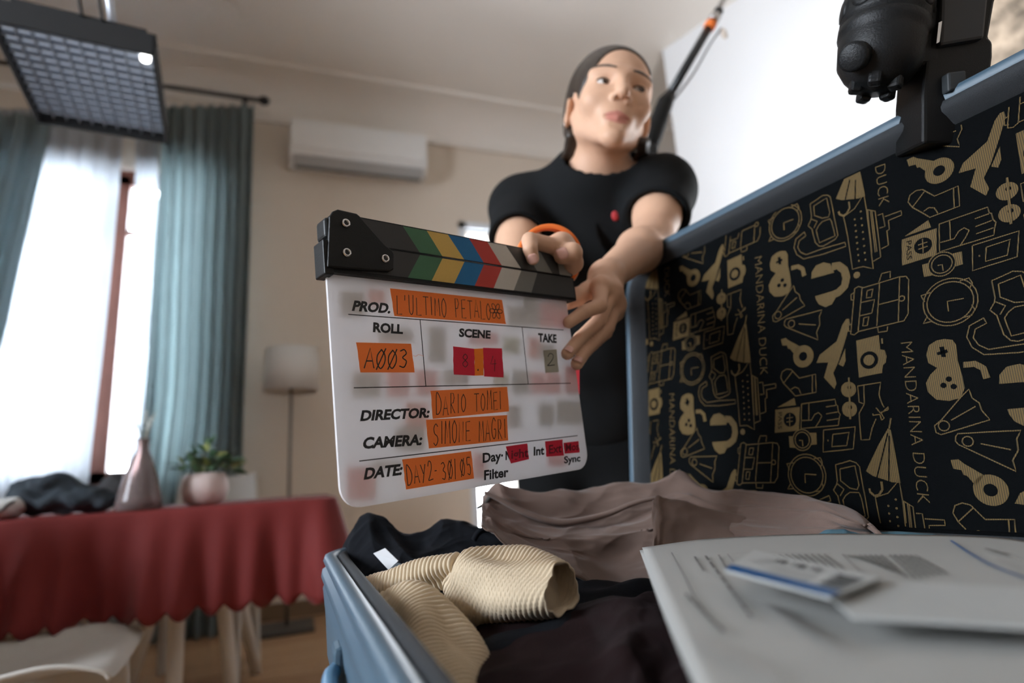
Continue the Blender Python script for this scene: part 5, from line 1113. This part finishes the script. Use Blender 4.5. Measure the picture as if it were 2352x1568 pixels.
nail(FL[1][3], FL[1][2], vw(FL[1][3]) + UP * .3, .0074); nail(FL[2][3], FL[2][2], vw(FL[2][3]) + UP * .2, .0074)
e0 = h(-7.9, -.3, -4.0); MB().lathe(e0, HL, [(.0045, -.0007), (.0055, 0), (.0045, .0007), (.0038, 0)], 18, True).build('earring', M['steel'], pers, True)
# roll of orange tape around the wrist
ta, tf = P(1263, 590, .704), P(1257, 594, .729); tax = unit(tf - ta); ro_ = 76 * .704 / F_PX
trl = MB().lathe(ta, tax, [(ro_, 0), (ro_, .0245), (ro_ - .0055, .0245), (ro_ - .0055, 0)], 64, True).build('tape_roll', M['tape_orange'], None, True); bevel(trl, .0004, 1)
tag(trl, 'orange gaffer tape roll hanging around the right wrist of the person', 'tape roll')
# ------------------------------------------------------------------ clothes in the suitcase
def prow(xs, ys, ds): return [P(x, y, d) for x, y, d in zip(xs, ys, ds)]
def crumple(amp, seed, sc, amp2=0., sc2=9): return lambda U, V, G: amp * waves(U, V, seed, sc) + (amp2 * waves(U, V, seed + 5, sc2) if amp2 else 0)
def cloth(name, xs, rows, nu, nv, th, m, label, cat, disp):
    C = [prow(xs, ys, ds) for ys, ds in rows]; o = sheet(name, C, nu, nv, th, m, None, disp); return tag(o, label, cat)
A_ = lambda v, n: [v] * n if not hasattr(v, '__len__') else list(v)
plus = lambda L, d: [a + d for a in L]
navy = mat('black_navy_knit', (.0055, .0065, .009), .9, var=.2, vscale=120, bump=.35, bscale=900, spec=.15)
xs = [772, 795, 850, 905, 950, 1000, 1060, 1110, 1200, 1300, 1400]
cy_ = [1290, 1222, 1170, 1190, 1214, 1195, 1185, 1214, 1242, 1290, 1352]; cd = [.705, .70, .70, .70, .70, .71, .72, .725, .72, .70, .66]
bk = cloth('knit_sweater', xs, [(plus(cy_, 95), plus(cd, .05)), (plus(cy_, 35), plus(cd, .035)), (cy_, cd), ([1300, 1252, 1215, 1235, 1252, 1235, 1222, 1225, 1262, 1312, 1370], plus(cd, -.03)), ([1318, 1300, 1280, 1285, 1290, 1280, 1262, 1262, 1292, 1335, 1385], plus(cd, -.055)), ([1335, 1335, 1335, 1335, 1335, 1330, 1320, 1320, 1330, 1360, 1400], plus(cd, -.085)), ([1350, 1380, 1390, 1390, 1390, 1390, 1390, 1390, 1400, 1410, 1430], plus(cd, -.10))], 130, 190, .004, navy, 'black knit sweater bunched along the far rim of the suitcase', 'sweater', lambda U, V, G: .004 * waves(U, V, 4, 1.6) + .012 * ridges(U, V, 14, 2.6) + .004 * ridges(U, V, 17, 6))
lb = [P(858, 1270, .615), P(885, 1258, .615), P(915, 1287, .600), P(893, 1308, .600)]
o = MB().prism(lb, -FWD * .001).build('care_label', mat('white_label', srgb(196, 198, 200), .7), bk); o['label'] = 'white care label'
o = MB().prism([P(895, 1308, .599), P(912, 1291, .599), P(922, 1294, .597), P(920, 1306, .597)], -FWD * .0012).build('label_tab', mat('grey_tab', srgb(70, 78, 84), .8), bk)
MB().tube(catmull([P(1088, 1240, .672), P(1100, 1222, .676), P(1125, 1216, .68), P(1180, 1232, .675), P(1250, 1250, .665), P(1310, 1285, .65)], 40), .0035, 8).build('neck_band', navy, bk, True)

cream = mat('cream_rib_knit', srgb(202, 184, 156), .85, var=.06, vscale=80, bump=.25, bscale=1200, sheen=.25)
def ribbed(name, path, rpx, parent, rib=.0043, amp=.0016, n=260, m_=56, open_end=False, flat=1.0, seed=2, tilt=.0):
    C = np.array([P(x, y, d) for x, y, d in path]); R = np.array([r * d / F_PX for r, (x, y, d) in zip(rpx, path)])
    pt = catmull(C, n); rd = catmull(R[:, None], n)[:, 0]; T = np.gradient(pt, axis=0); sl = np.concatenate([[0], np.cumsum(np.linalg.norm(np.diff(pt, axis=0), axis=1))]); T /= np.linalg.norm(T, axis=1)[:, None]
    a = unit(np.cross(T[0], (0, 0, 1))); rows = []; th = np.linspace(0, 2 * math.pi, m_, endpoint=False)
    rg = np.random.default_rng(seed); ph = rg.uniform(0, 6.28, 4)
    def ring(i, sc):
        nonlocal a
        a = unit(a - T[i] * (a @ T[i])); b = np.cross(T[i], a)
        lump = 1 + .15 * np.sin(2 * th + ph[0] + sl[i] * 22) + .10 * np.sin(3 * th + ph[1] - sl[i] * 45) + .06 * np.sin(5 * th + ph[2] + sl[i] * 40) + .07 * math.sin(sl[i] * 60 + ph[3])
        ph_r = 2 * math.pi * (sl[i] + tilt * rd[i] * np.sin(th)) / rib
        r = rd[i] * lump * sc + amp * (np.abs(np.sin(ph_r / 2)) ** .7 - .6) * 1.6
        return pt[i] + r[:, None] * (np.cos(th)[:, None] * a + np.sin(th)[:, None] * b * flat)
    for i in range(n): rows.append(ring(i, 1.))
    if open_end:
        for i in range(n - 1, n - 60, -2): rows.append(ring(i, .93 - .08 * (n - 1 - i) / 60))
    G = np.array(rows); N_ = len(rows); V = G.reshape(-1, 3)
    Fc = [(i * m_ + k, i * m_ + (k + 1) % m_, (i + 1) * m_ + (k + 1) % m_, (i + 1) * m_ + k) for i in range(N_ - 1) for k in range(m_)] + [tuple(range(m_ - 1, -1, -1)), tuple((N_ - 1) * m_ + k for k in range(m_))]
    return mk(name, V, Fc, cream, parent, True)
sw = thing('ribbed_sweater', P(1060, 1420, .47), 'cream ribbed sweater folded at the left front of the suitcase', 'sweater')
ribbed('sleeve', [(815, 1352, .535), (860, 1345, .53), (920, 1333, .52), (990, 1318, .51), (1060, 1305, .50)], [12, 26, 31, 36, 40], sw, n=240, seed=3)
ribbed('body_fold', [(1028, 1322, .50), (1062, 1332, .495), (1110, 1342, .485), (1175, 1350, .472), (1240, 1352, .458), (1292, 1352, .446)], [20, 58, 80, 84, 70, 58], sw, n=330, open_end=True, seed=5, tilt=.5)
ribbed('body_fold', [(1165, 1290, .52), (1190, 1290, .515), (1225, 1300, .51), (1260, 1320, .505)], [14, 26, 30, 20], sw, n=160, seed=6)
ribbed('sleeve', [(858, 1392, .475), (890, 1392, .47), (935, 1408, .455), (985, 1470, .425), (1020, 1560, .385), (1050, 1700, .33)], [12, 30, 56, 80, 96, 96], sw, rib=.0048, amp=.0028, n=420, seed=9)
ribbed('sleeve', [(838, 1372, .505), (862, 1380, .50), (900, 1392, .485), (950, 1400, .475)], [8, 16, 22, 24], sw, n=160, seed=12)

tanm = mat('mauve_cotton', srgb(104, 85, 76), .85, var=.06, vscale=90, bump=.25, bscale=1200, sheen=.15)
xs = [1108, 1130, 1180, 1260, 1340, 1420, 1500, 1560, 1640, 1740, 1850, 1960, 2022]
cy_ = [1140, 1116, 1114, 1122, 1120, 1108, 1096, 1064, 1112, 1122, 1138, 1168, 1222]; cd = [.72, .72, .72, .725, .74, .748, .75, .748, .72, .67, .617, .562, .535]
tn = cloth('cotton_shirt', xs, [(plus(cy_, 110), plus(cd, .03)), (plus(cy_, 40), plus(cd, .025)), (cy_, cd), ([1145, 1135, 1150, 1172, 1172, 1160, 1138, 1120, 1138, 1150, 1162, 1184, 1228], plus(cd, -.03)), ([1160, 1160, 1178, 1200, 1205, 1196, 1170, 1160, 1166, 1176, 1186, 1200, 1229], [*plus(cd, -.045)[:-1], .522]), ([1180, 1182, 1205, 1228, 1236, 1226, 1205, 1200, 1205, 1208, 1212, 1220, 1233], [*plus(cd, -.075)[:-2], .522, .512]), ([1195, 1198, 1228, 1262, 1290, 1290, 1262, 1245, 1240, 1238, 1234, 1230, 1236], [*plus(cd, -.09)[:-2], .514, .505]), ([1205, 1210, 1245, 1290, 1330, 1350, 1330, 1300, 1280, 1260, 1248, 1240, 1240], [a - b for a, b in zip(cd, (.17, .17, .17, .17, .17, .17, .17, .17, .15, .13, .11, .065, .035))])], 150, 220, .002, tanm, 'mauve cotton shirt draped over the clothes against the lid', 'shirt', lambda U, V, G: np.clip(V * 9, 0, 1) * np.clip((1 - V) * 7, 0, 1) * (.0050 * waves(U, V, 21, 1.4) + .012 * ridges(U, V, 23, 2.6) + .005 * ridges(U, V, 27, 6)))
MB().tube(catmull([P(1112, 1130, .684), P(1150, 1148, .684), P(1205, 1176, .684), P(1262, 1196, .684), P(1315, 1198, .688), P(1390, 1182, .700), P(1455, 1156, .706), P(1510, 1142, .710)], 60), [.002 + .002 * math.sin(math.pi * t) for t in np.linspace(0, 1, 60)], 8).build('folded_hem', tanm, tn, True)
MB().tube(catmull([P(1130, 1135, .688), P(1118, 1152, .684), P(1108, 1160, .682), P(1097, 1167, .681)], 10), [.003, .0025, .002, .0012], 8).build('drawstring', mat('dark_cord', srgb(50, 46, 40), .7), tn, True)
xs = [1500, 1512, 1530, 1560, 1610, 1680, 1760]
sheet('sleeve', [prow(xs, ys, ds) for ys, ds in [([1230, 1215, 1205, 1205, 1215, 1225, 1240], A_(.66, 7)), ([1150, 1140, 1142, 1150, 1160, 1172, 1190], A_(.65, 7)), ([1185, 1180, 1185, 1192, 1200, 1210, 1220], A_(.627, 7)), ([1255, 1260, 1262, 1262, 1262, 1262, 1262], A_(.595, 7))]], 60, 90, .002, tanm, tn, crumple(.003, 31, 1.5))
maroon = mat('dark_maroon_cloth', srgb(28, 16, 17), .9, var=.25, vscale=50, bump=.3, bscale=800, spec=.12)
xs = [1020, 1040, 1100, 1200, 1330, 1430, 1490, 1570, 1680]
mc = cloth('maroon_top', xs, [([1600, 1540, 1500, 1480, 1440, 1400, 1380, 1380, 1380], A_(.50, 9)), ([1530, 1480, 1442, 1425, 1388, 1352, 1330, 1335, 1345], A_(.475, 9)), ([1560, 1500, 1462, 1448, 1420, 1392, 1376, 1380, 1390], A_(.43, 9)), ([1600, 1560, 1520, 1500, 1475, 1450, 1440, 1440, 1450], A_(.37, 9)), ([1700, 1660, 1620, 1600, 1570, 1545, 1535, 1535, 1540], A_(.31, 9)), ([1900, 1850, 1800, 1780, 1740, 1700, 1690, 1690, 1690], A_(.255, 9))], 110, 150, .004, maroon, 'dark maroon top in the foreground beside the papers', 'top', lambda U, V, G: .004 * waves(U, V, 41, 1.4) + .008 * ridges(U, V, 44, 2.0) + .002 * ridges(U, V, 47, 5))
xs = [1880, 1910, 1940, 1970, 2010, 2080, 2150]
cloth('blue_top', xs, [([1250, 1245, 1240, 1240, 1240, 1240, 1245], A_(.55, 7)), ([1226, 1216, 1213, 1220, 1222, 1224, 1228], A_(.535, 7)), ([1235, 1228, 1226, 1230, 1226, 1224, 1232], A_(.515, 7)), ([1262, 1260, 1260, 1260, 1260, 1260, 1262], A_(.49, 7))], 40, 60, .002, mat('dusty_blue_cloth', srgb(72, 108, 124), .85, var=.1), 'sliver of a dusty blue top between the mauve shirt and the papers', 'top', crumple(.0008, 51, 2))
# filler so the clothes rest on something: a folded dark garment over the case floor
bx = MB(); c_ = BHc - BE * BWID / 2 + BG * LEN / 2 + A3(0, 0, -.076)
sfl = SDF(); sfl.ell(c_, (.172, .265, .045), np.stack([BE, -BG, A3(0, 0, 1)], 1))
rgf = np.random.default_rng(3); WF = [(rgf.normal(size=3) * 40, rgf.uniform(0, 6)) for _ in range(6)]
sf2 = SDF(); sf2.fn(lambda X: sfl.ev(X) + .003 * sum(np.sin(X @ w + p) for w, p in WF), 1e-6)
Vf, Ff = polygonize(sf2, c_ - A3(.24, .34, .08), c_ + A3(.24, .34, .08), .007)
tag(mk_fast('dark_trousers', Vf, Ff, navy), 'dark folded trousers lying beneath the other clothes', 'trousers')

# ------------------------------------------------------------------ papers and travel cards
PZ_ = .6745
paper = mat('white_paper', srgb(150, 150, 146), .7, var=.02, vscale=12)
def prw(pts, dz=0.): return [atZ(x, y, PZ_ + dz) for x, y in pts]
rowsp = [prw([(1475, 1259), (1640, 1239), (1880, 1229), (2120, 1231), (2300, 1237), (2460, 1262)]), prw([(1503, 1330), (1690, 1300), (1930, 1290), (2170, 1290), (2380, 1300), (2560, 1330)], .001), prw([(1540, 1420), (1760, 1385), (2020, 1370), (2280, 1375), (2520, 1390), (2720, 1420)], .001), prw([(1590, 1535), (1850, 1490), (2150, 1475), (2450, 1480), (2720, 1500), (2950, 1540)]), prw([(1665, 1700), (2000, 1650), (2350, 1630), (2700, 1640), (3000, 1670), (3300, 1720)], -.001)]
pp1 = sheet('document_sheet', rowsp, 40, 40, .0004, paper, None, lambda U, V, G: .0009 * np.sin(3.2 * U + 1) + .0006 * np.sin(4 * V)); tag(pp1, 'white printed document sheet on top of the papers in the suitcase', 'paper', 'document sheets')
rows2 = [prw([(1469, 1263), (1640, 1245), (1880, 1236), (2120, 1238), (2300, 1243), (2470, 1270)], -.003), prw([(1530, 1424), (1760, 1390), (2020, 1376), (2280, 1380), (2520, 1396), (2730, 1426)], -.003), prw([(1655, 1706), (2000, 1656), (2350, 1636), (2700, 1646), (3000, 1676), (3300, 1726)], -.004)]
pp2 = sheet('document_sheet', rows2, 20, 20, .0004, paper, None); tag(pp2, 'white document sheet lying under the printed one, its left corner showing', 'paper', 'document sheets')
pk = mat('grey_print', srgb(84, 82, 80), .7); pk2 = mat('light_print', srgb(150, 148, 144), .7); pbl = mat('blue_print', srgb(20, 74, 126), .6)
def pz(X, Y, dz=.0): return atZ(1380 + X / 2.4198, 1040 + Y / 2.4198, PZ_ + .0034 + dz)
def ink_line(mb, pts, wd):
    p = np.array([pz(*q) for q in pts]); t = np.gradient(p, axis=0); t[:, 2] = 0; t /= np.linalg.norm(t, axis=1)[:, None]; n = np.stack([-t[:, 1], t[:, 0], 0 * t[:, 0]], 1) * wd / 2; k = len(p)
    mb.add(np.vstack([p + n, p - n]), [(i + k, i + k + 1, i + 1, i) for i in range(k - 1)])
def words(mb, a, c, wd, seed):
    r = random.Random(seed); t = 0
    while t < 1:
        l = r.uniform(.05, .14); u0, u1 = t, min(1, t + l); ink_line(mb, [(a[0] + (c[0] - a[0]) * u, a[1] + (c[1] - a[1]) * u) for u in (u0, u1)], wd); t = u1 + .025
m1, m2 = MB(), MB()
ink_line(m1, [(393, 552), (470, 690), (520, 800), (600, 910), (690, 985)], .0007); words(m1, (470, 780), (690, 1000), .0016, 1)
words(m1, (522, 575), (575, 655), .0016, 2); words(m1, (582, 570), (845, 920), .0016, 3); words(m1, (655, 565), (700, 640), .0014, 4)
ink_line(m1, [(740, 605), (703, 560), (860, 550), (1280, 560)], .0005)
for k in range(9): words(m1, (955 + 36 * k, 562), (1080 + 36 * k, 560 + min(95, 40 + k * 13)), .0013, 10 + k)
for k in range(8): words(m1, (1345 + 30 * k, 565), (1460 + 34 * k, 590 + 14 * k), .0013, 30 + k)
for k in range(6): words(m1, (1605 + 28 * k, 565), (1750 + 36 * k, 690 - 4 * k), .0013, 50 + k)
ink_line(m1, [(1340, 560), (1440, 655), (1470, 660)], .0005); ink_line(m1, [(1690, 690), (2030, 770)], .0006)
for k in range(8): words(m2, (905 + 18 * k, 830 + 6 * k), (1150 + 40 * k, 980 + 20 * k), .0011, 70 + k)
for k in range(3): words(m2, (500 + 20 * k, 985 + 30 * k), (960 + 20 * k, 1190 + 40 * k), .0013, 90 + k)
words(m1, (2140, 530), (2270, 565), .003, 99); words(m2, (2200, 590), (2352, 640), .002, 98); words(m2, (2250, 640), (2400, 690), .0015, 97)
tag(m1.build('printed_text', pk, pp1), kind='stuff'); tag(m2.build('printed_text', pk2, pp1), kind='stuff')
m3 = MB(); ink_line(m3, catmull([(1945, 485), (2050, 555), (2180, 625), (2352, 690), (2600, 770)], 24), .0016); m3.build('printed_arc', pbl, pp1)
def card(name, quad, z0, z1, m, label, group=None):
    a = [atZ(1380 + x / 2.4198, 1040 + y / 2.4198, z) for (x, y), z in zip(quad, z1)]
    o = MB().prism(a, (0, 0, -.0012)).build(name, m); return tag(o, label, 'card', group), a
white2 = mat('card_stock', srgb(160, 162, 160), .6, var=.02)
cb, qb = card('ticket_sleeve', ((1275, 800), (1510, 700), (2700, 770), (2700, 985), (1395, 905)), 0, (.6858, .6858, .6838, .6828, .6852), white2, 'pale ticket sleeve lying across the printed document sheet')
ca, qa = card('boarding_card', ((690, 648), (852, 538), (1560, 690), (1275, 800)), 0, (.6912, .6898, .6890, .6898), white2, 'white travel card with a blue edge lying on the ticket sleeve')
qa = np.array(qa); bil = lambda u, v: (qa[0] * (1 - u) + qa[3] * u) * (1 - v) + (qa[1] * (1 - u) + qa[2] * u) * v + A3(0, 0, .0004)
def cquad(mb, u0, u1, v0, v1): mb.add([bil(u0, v0), bil(u1, v0), bil(u1, v1), bil(u0, v1)], [(0, 1, 2, 3)])
mb = MB(); cquad(mb, 0, 1, 0, .2); mb.build('blue_edge', mat('blue_card_edge', srgb(8, 74, 128), .5), ca)
mb = MB()
for k in range(10):
    if k % 4 != 3: cquad(mb, .30 + .038 * k, .30 + .038 * k + random.uniform(.012, .032), .66, .80)
for k in range(5): cquad(mb, .80, .97, .28 + .1 * k, .28 + .1 * k + (.07 if k % 2 == 0 else .05))
tag(mb.build('printed_text', mat('black_print', srgb(34, 32, 32), .6), ca), kind='stuff')
mb = MB()
for k in range(3): cquad(mb, .12 + .03 * k, .25 + .03 * k, .5 + .1 * k, .53 + .1 * k)
for k in range(4): cquad(mb, .33, .70, .3 + .075 * k, .315 + .075 * k)
tag(mb.build('printed_text', pk2, ca), kind='stuff')
